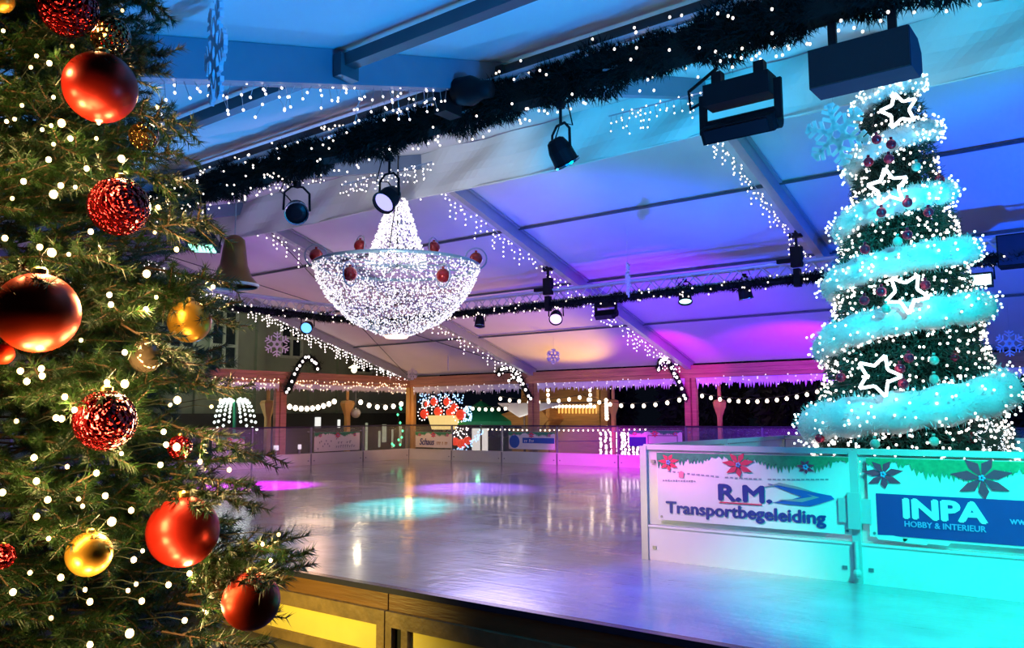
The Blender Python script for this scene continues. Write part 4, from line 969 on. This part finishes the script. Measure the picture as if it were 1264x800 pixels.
# lit shop front seen through the left glass
sh = mat('shop wall', (.03, .035, .03, 1), .6, 0, .2, 2); pale = lens_m('shop glow', (.8, .85, .6), .35)
X_ = -4.5; t = thing('shop_front', (X_, -1, GZ), 'dim shop front with pale lit doorways behind the left barrier', 'shop')
part('wall', MB().bb((X_-.3, -9, GZ), (X_, 6, 1.5)), sh, t)
for x, y0, y1, w in ((452, 522, 556, 3), (468, 532, 552, 2.5), (474, 524, 546, 5), (484, 530, 553, 2), (494, 525, 548, 3), (392, 515, 528, 7), (418, 518, 528, 3)):
    a = at_x(x-w/2, y1, X_); b = at_x(x+w/2, y0, X_); part('lit_doorway', MB().bb((X_, a[1], max(a[2], GZ)), (X_+.03, b[1], b[2])), pale if x > 440 else lens_m('white window glow', (1, 1, .95), 1.1), t)
tg = lens_m('green dot glow', (.1, 1, .4), 3)
t = thing('green_light_string', at_x(493, 505, -.6), 'small green lamps beside the corner post', 'light string')
Pp = [at_x(x, y, -.6) for x, y in ((494, 503), (495, 505), (484, 548), (486, 550), (494, 522), (496, 540), (494, 549), (491, 512), (497, 532), (492, 543), (495, 556))]
part('wire', MB().tube(Pp, .005, 4), wire_d, t); bulbs(t, Pp, .04, tg)
q = at_x(439, 510, -.8); single('round_lamp', MB().ball(q, .16, 14, 10).tube([q+(0, 0, .15), q+(0, 0, .7)], .01, 4), mat('grey globe', (.5, .48, .45, 1), .2, .2, .1), 'grey reflective globe hanging near the left flared post', 'lamp', smooth=True)
for i, (x, y) in enumerate(((338, 556), (367, 555))):
    q = at_x(x, y, .2); c = np.array([.30, q[1], .34]); t = thing('signal_lamp', c, ['pale square lamp standing on the left kick board, nearer the fir', 'small pale lamp standing on the left kick board, further from the fir'][i], 'lamp')
    part('lamp_head', MB().box(c+(0, 0, .20), (.08, .11-.05*i, .13)), lens_m('pale lamp glow', (1, .85, 1), 1), t); part('stand', MB().tube([c, c+(0, 0, .14)], .03, 8), post_m, t)
# building seen through the gable
bw_ = mat('old building render', (.30, .34, .26, 1), .8, 0, .3, .8, .2, 6); fr_ = mat('old window frame', (.55, .6, .5, 1), .5, 0, .1)
gl_d = mat('dark window glass', (.03, .04, .05, 1), .06, 0, .2); XB = -6.0
t = thing('old_building', (XB, -6, GZ), 'greenish rendered building with tall windows seen through the left gable', 'building')
part('wall', MB().bb((XB-.5, -20, GZ), (XB, 8, 9)), bw_, t)
m = MB()
for x in (246, 320, 385, 420): q = at_x(x, 430, XB); m.bb((XB, q[1]-.18, 1), (XB+.14, q[1]+.18, 8))
part('pilaster', m, bw_, t)
for x0, x1, y0, y1 in ((258, 292, 385, 455), (205, 240, 385, 460), (345, 372, 385, 440), (438, 458, 400, 460)):
    a = at_x(x0, y1, XB); b = at_x(x1, y0, XB)
    w_ = part('window', MB().bb((XB, a[1], a[2]), (XB+.04, b[1], b[2])), gl_d, t); m = MB()
    for f in (0, .5, 1): yv = a[1]+(b[1]-a[1])*f; m.bb((XB+.02, yv-.05, a[2]), (XB+.10, yv+.05, b[2]))
    for f in (0, .4, .75, 1): zv = a[2]+(b[2]-a[2])*f; m.bb((XB+.02, a[1], zv-.05), (XB+.09, b[1], zv+.05))
    part('window_frame', m, fr_, w_)
q = at_x(252, 437, -2.); q2 = at_x(266, 455, -2.); single('timber_brace', MB().beam(q, q2, .25, .12), wood_r, 'short pinkish slanted timber above the left eave beam', 'brace')
q = at_x(437, 457, -2.2); single('wall_lamp', MB().ball(q, .10, 10, 8).lathe([(.2, .08), (.05, .18)], q, n=12), lens_m('cream lamp glow', (1, .9, .6), 3), 'small cream lamp glowing above the left eave near the rafter foot', 'lamp', smooth=True)
point('wall lamp light', q+(0.3, 0, .2), (1, .85, .55), 40, .1)
# dark evergreens behind
hed = mat('night foliage', (.02, .035, .02, 1), .7, 0, .5, 3)
for i, (x, y, R, H) in enumerate(((4.6, 13, 1.9, 5), (9, 12.5, 2.1, 5.5), (13, 11.5, 1.8, 4.5), (17, 11, 2.0, 5), (21.3, 10, 2.0, 5), (.4, 10.5, 1.9, 4.5), (25.6, 9, 2.0, 5))):
    t = thing('dark_tree', (x, y, GZ), 'dark leafy night tree beyond the market, ' + ['behind the green parasol', 'behind the yellow stall', 'right of the yellow stall', 'left of the big lit tree', 'behind the big lit tree', 'behind the lit red figure', 'far right'][i], 'tree')
    rg2 = np.random.default_rng(40+i); n = 5000; D = rg2.normal(size=(n, 3)); D /= np.linalg.norm(D, axis=1)[:, None]; rad = (.55+.45*rg2.random((n, 1)))
    P = np.array([x, y, GZ+H*.55])+D*rad*np.array([R, R, H*.45]); part('crown', MB().needles(P, D+rg2.normal(0, .8, (n, 3)), .4, .09), hed, t)
    part('trunk', MB().lathe([(.2, 0), (.12, H*.6)], (x, y, GZ), n=8), dkw, t)
# visitor outside
# ------------------------------------------------------------------ foreground fir
D1 = 2.5; AX = at_d(-60, 400, D1)[:2]
SIL = [(-120, 175), (20, 195), (75, 196), (110, 178), (150, 215), (200, 205), (250, 228), (300, 238), (340, 262), (400, 272), (470, 282), (540, 292), (620, 300), (700, 322), (760, 318), (860, 330)]
def zpx(y): return at_d(-60, y, D1)[2]
SZ = np.array([zpx(y) for y, _ in SIL])[::-1]; SR = np.array([(x+60)/CF*D1 for _, x in SIL])[::-1]*.98
def fr(z): return float(np.interp(z, SZ, SR))
def surf(x, y, k=1.0):
    d = .9
    while d < 3.2:
        p = at_d(x, y, d)
        if math.hypot(p[0]-AX[0], p[1]-AX[1]) <= fr(p[2])*k: return d
        d += .01
    return D1
CAF = math.atan2(CAM[1]-AX[1], CAM[0]-AX[0])
needle_m = bpy.data.materials.new('fir needles'); needle_m.use_nodes = True; nt = needle_m.node_tree; N = nt.nodes; bs = N['Principled BSDF']
tc = N.new('ShaderNodeTexCoord'); no = N.new('ShaderNodeTexNoise'); no.inputs['Scale'].default_value = 7; nt.links.new(tc.outputs['Object'], no.inputs[0])
cr = N.new('ShaderNodeValToRGB'); cr.color_ramp.elements[0].position = .35; cr.color_ramp.elements[0].color = (.006, .022, .009, 1); cr.color_ramp.elements[1].position = .7; cr.color_ramp.elements[1].color = (.024, .072, .010, 1)
nt.links.new(no.outputs[0], cr.inputs[0]); nt.links.new(cr.outputs[0], bs.inputs['Base Color']); bs.inputs['Roughness'].default_value = .36; bs.inputs['Specular IOR Level'].default_value = .5
bark = mat('fir twig bark', (.09, .05, .025, 1), .7, 0, .3, 20)
tree = thing('christmas_tree', (AX[0], AX[1], GZ), 'tall green fir in the left foreground hung with red and gold baubles', 'tree')
rt = random.Random(12); segs = []; stems = []
def branch(tip, base, twl=.16, ntw=9, droop=0.):
    tip = np.array(tip, float); base = np.array(base, float); L = np.linalg.norm(tip-base); d = (tip-base)/L
    _, s, u = frame(d); s = s if rt.random() < .5 else -s; tilt = rt.uniform(-.5, .5); s = nrm(s*math.cos(tilt)+u*math.sin(tilt)); h2 = np.cross(d, s)
    segs.append((base+d*L*.25, tip)); stems.append((base, tip))
    for j in range(ntw):
        t = .22+.7*j/max(1, ntw-1); sg = 1 if j % 2 else -1
        a = base+d*L*t; ln = twl*(1.15-t*.75)*rt.uniform(.8, 1.2)
        e = nrm(d*.72+s*sg*.75+h2*rt.uniform(-.45, .45)); segs.append((a, a+e*ln)); stems.append((a, a+e*ln))
zlo, zhi = zpx(900), zpx(-110)
for i in range(700):
    z = zlo+(zhi-zlo)*rt.random(); an = CAF+rt.uniform(-2.2, 2.2); R = fr(z)*rt.uniform(.80, 1.0)*(1.0+.07*math.sin(z*11+an*3))
    if i % 3 == 0: R *= .78
    tip = np.array([AX[0]+R*math.cos(an), AX[1]+R*math.sin(an), z+rt.uniform(-.10, .13)]); L = rt.uniform(.34, .5)
    a2 = an+rt.uniform(-.35, .35); R2 = max(.05, R-L); base = np.array([AX[0]+R2*math.cos(a2), AX[1]+R2*math.sin(a2), z-rt.uniform(-.05, .12)])
    branch(tip, base)
# sprays reaching out at the right hand outline
for x, y, d, bx, by in ((203, 12, 2.35, 120, -25), (205, 70, 2.4, 110, 60), (196, 85, 2.4, 120, 90), (243, 158, 2.3, 130, 130), (225, 190, 2.4, 120, 190), (232, 226, 2.3, 130, 205), (274, 284, 2.35, 150, 262), (262, 270, 2.3, 160, 285),
                        (290, 405, 2.3, 170, 350), (285, 350, 2.4, 180, 330), (232, 452, 2.1, 150, 400), (300, 480, 2.3, 190, 470), (308, 560, 2.2, 200, 520), (338, 560, 2.4, 220, 572), (318, 600, 2.2, 210, 585), (320, 625, 2.15, 210, 600),
                        (382, 683, 2.15, 250, 712), (360, 664, 2.2, 255, 705), (345, 672, 2.1, 250, 690), (372, 700, 2.2, 270, 722), (350, 722, 2.1, 230, 735), (330, 760, 2.1, 220, 745), (318, 800, 2.1, 200, 780), (300, 700, 2.1, 200, 690)):
    branch(at_d(x, y, d), at_d(bx, by, d+.12), .13, 9)
for x, y, r in ((46, 386, 49), (124, 108, 43), (226, 656, 43), (310, 742, 35), (110, 684, 27), (234, 397, 26), (147, 255, 36), (130, 519, 37)):
    d0 = 2.02-.09 if x > 280 else surf(x, y, .98)-r/CF*1.6*.9-r/CF*1.9
    for k, (dx, dy) in enumerate(((-.25, -.62), (.3, -.72), (.75, -.55) if x > 200 else (-.7, -.5))):
        branch(at_d(x+dx*r, y+dy*r, d0+.03), at_d(x+dx*r-40-20*k, y+dy*r-22-10*k, d0+.3), .10, 7)
SA = np.array([s[0] for s in segs]); SB = np.array([s[1] for s in segs]); SLn = np.linalg.norm(SB-SA, axis=1)
rg = np.random.default_rng(77); ntot = int(SLn.sum()*620); idx = rg.choice(len(segs), ntot, p=SLn/SLn.sum())
f = rg.random((ntot, 1)); P = SA[idx]*(1-f)+SB[idx]*f; DD = (SB-SA)[idx]/SLn[idx][:, None]
Rn = rg.normal(size=(ntot, 3)); Rn -= DD*(Rn*DD).sum(1)[:, None]; Rn /= np.linalg.norm(Rn, axis=1)[:, None]
part('foliage', MB().needles(P, DD*.8+Rn*(.55+.6*rg.random((ntot, 1))), .029*(.7+.5*rg.random(ntot)), .0016), needle_m, tree)
m = MB()
for a, b in stems: m.tube([a, b], [.0035, .0015], 4)
part('twigs', m, bark, tree)
part('trunk', MB().lathe([(.11, 0), (.09, 1.5), (.05, 3.6)], (AX[0], AX[1], GZ), n=12), bark, tree)
# baubles
satin = mat('satin red', (.36, .014, .006, 1), .36, .65, .12, 6)
satin_o = mat('satin orange red', (.52, .034, .007, 1), .36, .65, .12, 6)
gold = mat('satin gold', (.58, .30, .03, 1), .33, .75, .1, 6)
def facet(name, c):
    m = mat(name, c, .08, .9, .1, 10); nt = m.node_tree; N = nt.nodes; bs = N['Principled BSDF']
    v = N.new('ShaderNodeTexVoronoi'); v.inputs['Scale'].default_value = 75; tc = N.new('ShaderNodeTexCoord'); nt.links.new(tc.outputs['Object'], v.inputs['Vector'])
    b = N.new('ShaderNodeBump'); b.inputs['Strength'].default_value = .9; b.inputs['Distance'].default_value = .02; nt.links.new(v.outputs['Distance'], b.inputs['Height']); nt.links.new(b.outputs[0], bs.inputs['Normal']); return m
glit = facet('faceted red', (.26, .006, .010, 1)); gg = facet('faceted bronze', (.35, .18, .06, 1)); dg = mat('smoky glass ball', (.12, .09, .06, 1), .05, .6, .1)
capm = mat('bauble cap', (.5, .38, .12, 1), .3, .9, .05)
for x, y, r, m_, lb in ((124, 108, 43, satin, 'large satin red bauble near the top of the foreground fir'), (46, 386, 49, satin_o, 'largest satin orange red bauble at the left edge of the foreground fir'),
                        (226, 656, 43, satin, 'large satin red bauble hanging low beside the ice on the foreground fir'), (310, 742, 35, satin_o, 'satin red bauble in front of the yellow skirt panel'),
                        (147, 255, 36, glit, 'glittering red bauble just left of the green flood lamp'), (130, 519, 37, glit, 'glittering red bauble low in the middle of the foreground fir'),
                        (85, 10, 35, glit, 'glittering red bauble cut by the top edge of the picture'), (2, 0, 15, gold, 'gold bauble cut by the top left corner'),
                        (234, 397, 26, gold, 'gold bauble at the right outline of the foreground fir'), (110, 684, 27, gold, 'gold bauble low on the foreground fir'),
                        (4, 437, 13, satin_o, 'small red bauble under the largest bauble at the left edge'), (3, 687, 15, glit, 'small glittering red bauble at the lower left edge'),
                        (178, 168, 18, gg, 'small bronze faceted bauble right of the tree upper middle'), (180, 440, 20, dg, 'small smoky glass bauble left of the gold bauble'),
                        (136, 45, 24, gg, 'bronze faceted bauble above the top satin red bauble'), (222, 552, 15, glit, 'small glittering red bauble right of the low glittering one')):
    d = surf(x, y, .98)-r/CF*1.6*.9; 
    if x > 280: d = 2.02
    R = r/CF*d; c = at_d(x, y, d); t = thing('bauble', c-(0, 0, R), lb, 'bauble')
    part('ball', MB().ball(c, R, 48, 28), m_, t, smooth=True)
    cp = part('cap', MB().lathe([(R*.2, R*.96), (R*.2, R*1.10), (R*.12, R*1.16), (.0005, R*1.17)], c, n=14), capm, t)
    part('hook', MB().tube([c+(0, 0, R*1.15), c+(R*.1, 0, R*1.28), c+(0, 0, R*1.4), c+(-.0, .02, R*1.75)], .0012, 5), wire_d, cp)
# warm light string
BP = [(4,38,0),(89,57,0),(45,69,0),(61,78,1),(38,83,0),(66,120,0),(27,130,0),(8,150,0),(18,147,0),(52,160,0),(63,155,0),(76,152,2),(87,171,1),(119,171,0),(150,196,2),(195,132,1),(60,197,1),(66,178,0),(107,208,1),(29,224,1),(66,240,2),(75,229,1),(93,231,0),(195,256,1),(151,13,0),(119,35,0),(150,54,1),(140,39,0),(122,152,0),
(6,294,1),(49,305,1),(64,312,2),(112,286,1),(85,314,0),(181,338,2),(135,364,1),(137,376,1),(180,382,1),(193,367,0),(154,435,1),(132,472,1),(154,474,2),(80,490,1),(92,506,1),(69,516,1),(76,517,1),(25,458,1),(51,455,1),(52,464,1),(33,471,1),(219,494,2),(210,500,0),(263,354,1),(272,494,0),(191,287,0),(218,308,1),(197,447,1),(261,502,0),
(42,565,1),(119,584,1),(83,576,0),(198,574,1),(218,552,2),(205,549,1),(247,570,1),(283,580,1),(45,594,1),(59,617,1),(97,616,0),(102,625,0),(130,612,1),(45,638,1),(138,644,2),(162,630,1),(165,691,1),(176,680,0),(234,708,1),(208,722,1),(168,721,0),(158,729,0),(175,742,1),(37,707,0),(75,713,1),(111,743,1),(105,728,0),(16,731,1),(160,782,2),(253,757,1),(228,766,1),(63,763,0),(266,688,1),(324,672,0),(344,660,0),(334,692,0),(3,608,1),(202,533,1),(111,796,1),(15,245,0),(18,365,0),(100,420,0),(60,665,0),(20,520,0),(150,560,0)]
t = thing('tree_light_string', (AX[0], AX[1], .2), 'warm white fairy lights strung through the foreground fir', 'light string')
rb = random.Random(5); B = [[], [], []]
for x, y, s in BP:
    d = surf(x, y, 1.0)-.03 if x < 290 else 2.1
    B[s].append(at_d(x, y, d))
wp = sorted([p for b in B for p in b], key=lambda p: p[2]); w = MB()
for a in wp:
    inn = np.array([AX[0]-a[0], AX[1]-a[1], 0]); w.tube([a, a+inn*.06+(0, 0, .004), a+inn*.16-(0, 0, .01)], .0012, 4)
zz = [(AX[0]+.35*math.cos(q*.9), AX[1]+.35*math.sin(q*.9), .1+q*.035) for q in np.arange(0, 90, .5)]; w.tube(zz, .0015, 4)
part('wire', w, wire_d, t)
bulbs(t, B[0], .0048, warm_b, sub=1); bulbs(t, B[1], .0068, warm_b, sub=1); bulbs(t, B[2], .0098, warm_b, sub=1)
k = 0
for s, W in ((2, 3.4), (1, 1.25), (0, .45)):
    for p in B[s]:
        if s == 0 and k % 2: k += 1; continue
        k += 1; point('fairy light', p+nrm(CAM-p)*.012, (1, .62, .24), W, .012)
# ------------------------------------------------------------------ world and lamps
w = bpy.data.worlds.new('night'); SC.world = w; w.use_nodes = True; bg = w.node_tree.nodes['Background']; bg.inputs[0].default_value = (.02, .03, .06, 1); bg.inputs[1].default_value = .12
def rt_(c): return c
# coloured washes; the low spots are added uplights without fixtures
K1 = 2.3
spot('azure wash near', (22.5, -15.6, .5), (15.5, -15.2, 4.4), (.0, .30, 1), 950*K1, 75)
spot('azure wash front', (17.8, -16.6, .4), (16.6, -15.8, 4.4), (.0, .28, 1), 130*K1, 90)
spot('azure wash ridge', (20.5, -13.4, .5), (18.0, -10.3, 5.4), (.0, .55, 1), 650*K1, 38)
spot('pale wash ridge left', (12.6, -13.4, 2.6), (10.6, -10.1, 5.25), (.95, .95, .9), 110*K1, 58)
spot('azure wash ridge middle', (15.6, -13.2, 1.5), (14.6, -10.1, 5.2), (.0, .5, .85), 420*K1, 60)
spot('teal wash left', (11.0, -13.6, .5), (13.0, -15.4, 4.2), (.03, .36, 1), 260*K1, 100)
spot('mauve wash under near slope', (14.0, -12.6, 1.0), (12.2, -13.6, 4.7), (.7, .45, .9), 60*K1, 60)
spot('blue wash far right', (20.5, -8.4, 1.2), (18.6, -4.6, 4.3), (.0, .09, 1), 900*K1, 110)
spot('violet wash middle', (13.0, -9.5, .8), (11.2, -5.0, 4.4), (.03, .05, 1), 560*K1, 95)
spot('purple wash middle low', (12.2, -6.2, 1.2), (11.3, -3.6, 3.8), (.22, .0, 1), 260*K1, 95)
spot('magenta wash fascia', (11.4, -3.2, 2.4), (9.2, -.1, 2.5), (.9, .0, .8), 150*K1, 70)
spot('purple wash fascia right', (14.5, -3.4, 1.6), (12.9, -.1, 2.5), (.42, .0, 1), 420*K1, 75)
spot('mauve wash left roof', (5.0, -8.0, 1.5), (4.2, -5.5, 4.2), (.85, .6, .65), 60*K1, 130)
spot('mauve wash upper left', (6.5, -12.0, 2.0), (6.0, -8.4, 5.0), (.6, .55, .8), 70*K1, 110)
spot('violet wash truss corner', (5.0, -8.5, 1.5), (2.9, -10., 4.0), (.35, .15, 1), 70*K1, 100)
spot('orchid wash low', (8.2, -5.2, 1.2), (6.6, -4.4, 4.0), (.9, .25, .9), 26*K1, 90)
spot('yellow wash from stall', (7.6, -.9, .6), (6.9, -2.0, 3.3), (1, .50, .0), 200*K1, 85)
spot('magenta pool far', (9.6, -5.6, 3.6), (7.7, -.9, .1), (1, .0, .9), 2600, 32, .35)
spot('general wash ice', (8.6, -6.4, 3.6), (11.5, -10.6, 0), (.62, .5, .85), 520, 105, .9, 1.5)  # soft fill added to lift the whole ice, no lamp of its own
spot('peach wash ice', (3.0, -6.4, 3.5), tuple(at_z(400, 606, 0)), (1, .55, .3), 500, 50, .9)  # added spot, puts the peach reflection tint on the ice
spot('magenta pool left', (6.5, -9.5, z_lo-.2), tuple(at_z(322, 600, 0)), (.85, .0, 1), 9000, 42, 1)
spot('violet wash left barrier', (4.5, -5.0, z_lo-.2), (.2, -6.6, .5), (.3, .05, 1), 420, 46, .8)
spot('lilac wash ice', (14.6, -12.6, 4.2), tuple(at_z(770, 745, 0)), (.06, .10, 1), 1500, 46, .9)
spot('aqua pool middle', (7.4, -6.4, 3.5), tuple(at_z(492, 624, 0)), (.03, 1, .9), 8000, 21, 1)
spot('lilac pool middle', (7.0, -6.2, 3.5), tuple(at_z(580, 602, 0)), (.4, .12, 1), 5200, 40, 1)
spot('teal wash ice', (9.0, -13.2, 3.4), tuple(at_z(470, 675, 0)), (.1, .5, .8), 500, 50, .9)
spot('turquoise flake fill', (19.2, -14.7, 3.7), tuple(at_y(1033, 166, -11.2)), (.0, 1, .85), 260, 11, .5)  # extra spot added to turn the pale flake turquoise
spot('aqua flood on pen', (20.0, -14.9, 3.6), (18.8, -13.0, 0.1), (.0, 1, .72), 2000, 58, .5)
spot('lilac flood on pen', (14.6, -14.6, 3.6), (15.9, -12.3, .75), (1, .5, .9), 800, 30, .7)
spot('magenta rim flood', (13.9, -14.4, 2.6), (15.75, -12.3, 1.08), (1, .0, .75), 420, 17, .7)
spot('azure wash ice right', (20.8, -14.9, 3.8), tuple(at_z(1120, 790, 0)), (.0, .38, 1), 300, 80, .8)
spot('aqua flood on tree', (19.8, -14.6, 3.5), (17.5, -10.6, 2.2), (.0, .82, .9), 1400, 44, .6)
spot('aqua fill on tree left', (14.6, -14.7, 3.3), (17.2, -10.7, 2.4), (.0, .75, 1), 560, 44, .6)  # second spot added to colour the grey left side of the tinsel
spot('violet lamp beam', tuple(NP(474, 250)+np.array([-.05, -.08, -.02])), tuple(NP(440, 330)+np.array([0, -1, 0])), (.35, .2, 1), 20, 120)
spot('warm wash back left', (2.2, -2.4, .8), (.6, -.6, 2.6), (1, .45, .15), 60, 140)
spot('warm wash left eave', (2.8, -6.0, 1.0), (0, -6.0, 2.5), (1, .36, .2), 120, 140)
spot('warm wash on skirt', (13.6, -16.4, .25), (13.4, -14.8, -.45), (1, .78, .16), 260, 110)  # warm spot aimed at the yellow panels from in front
spot('stall lamp', (9.5, 4.2, 2.6), (9.6, 5.6, .8), (1, .6, .15), 160, 150)
point('corner post lamp', (.5, -.5, 1.4), (1, .5, .12), 16, .1)
point('parasol lamp', at_y(590, 524, 4.3), (.3, 1, .5), 14, .1)
spot('awning lamp', at_y(640, 526, 2.6), at_y(650, 500, 3.5), (1, .95, .85), 35, 140)
point('facade lamp', (XB+2.5, -5, 4.2), (.7, .8, .5), 110, .3)
point('chandelier glow', (cc[0], cc[1]-.1, cz+.25), (1, .88, .9), 8, .4)
vs = SC.view_settings; SC.display_settings.display_device = 'sRGB'; vs.view_transform = 'Standard'; vs.look = 'None'; vs.gamma = 1; vs.exposure = -.3; vs.use_curve_mapping = False
SC.cycles.max_bounces = 6; SC.cycles.diffuse_bounces = 2; SC.cycles.glossy_bounces = 3; SC.cycles.transparent_max_bounces = 12; SC.cycles.sample_clamp_indirect = 4; SC.cycles.sample_clamp_direct = 0; SC.cycles.use_denoising = True; SC.cycles.caustics_reflective = False; SC.cycles.caustics_refractive = False
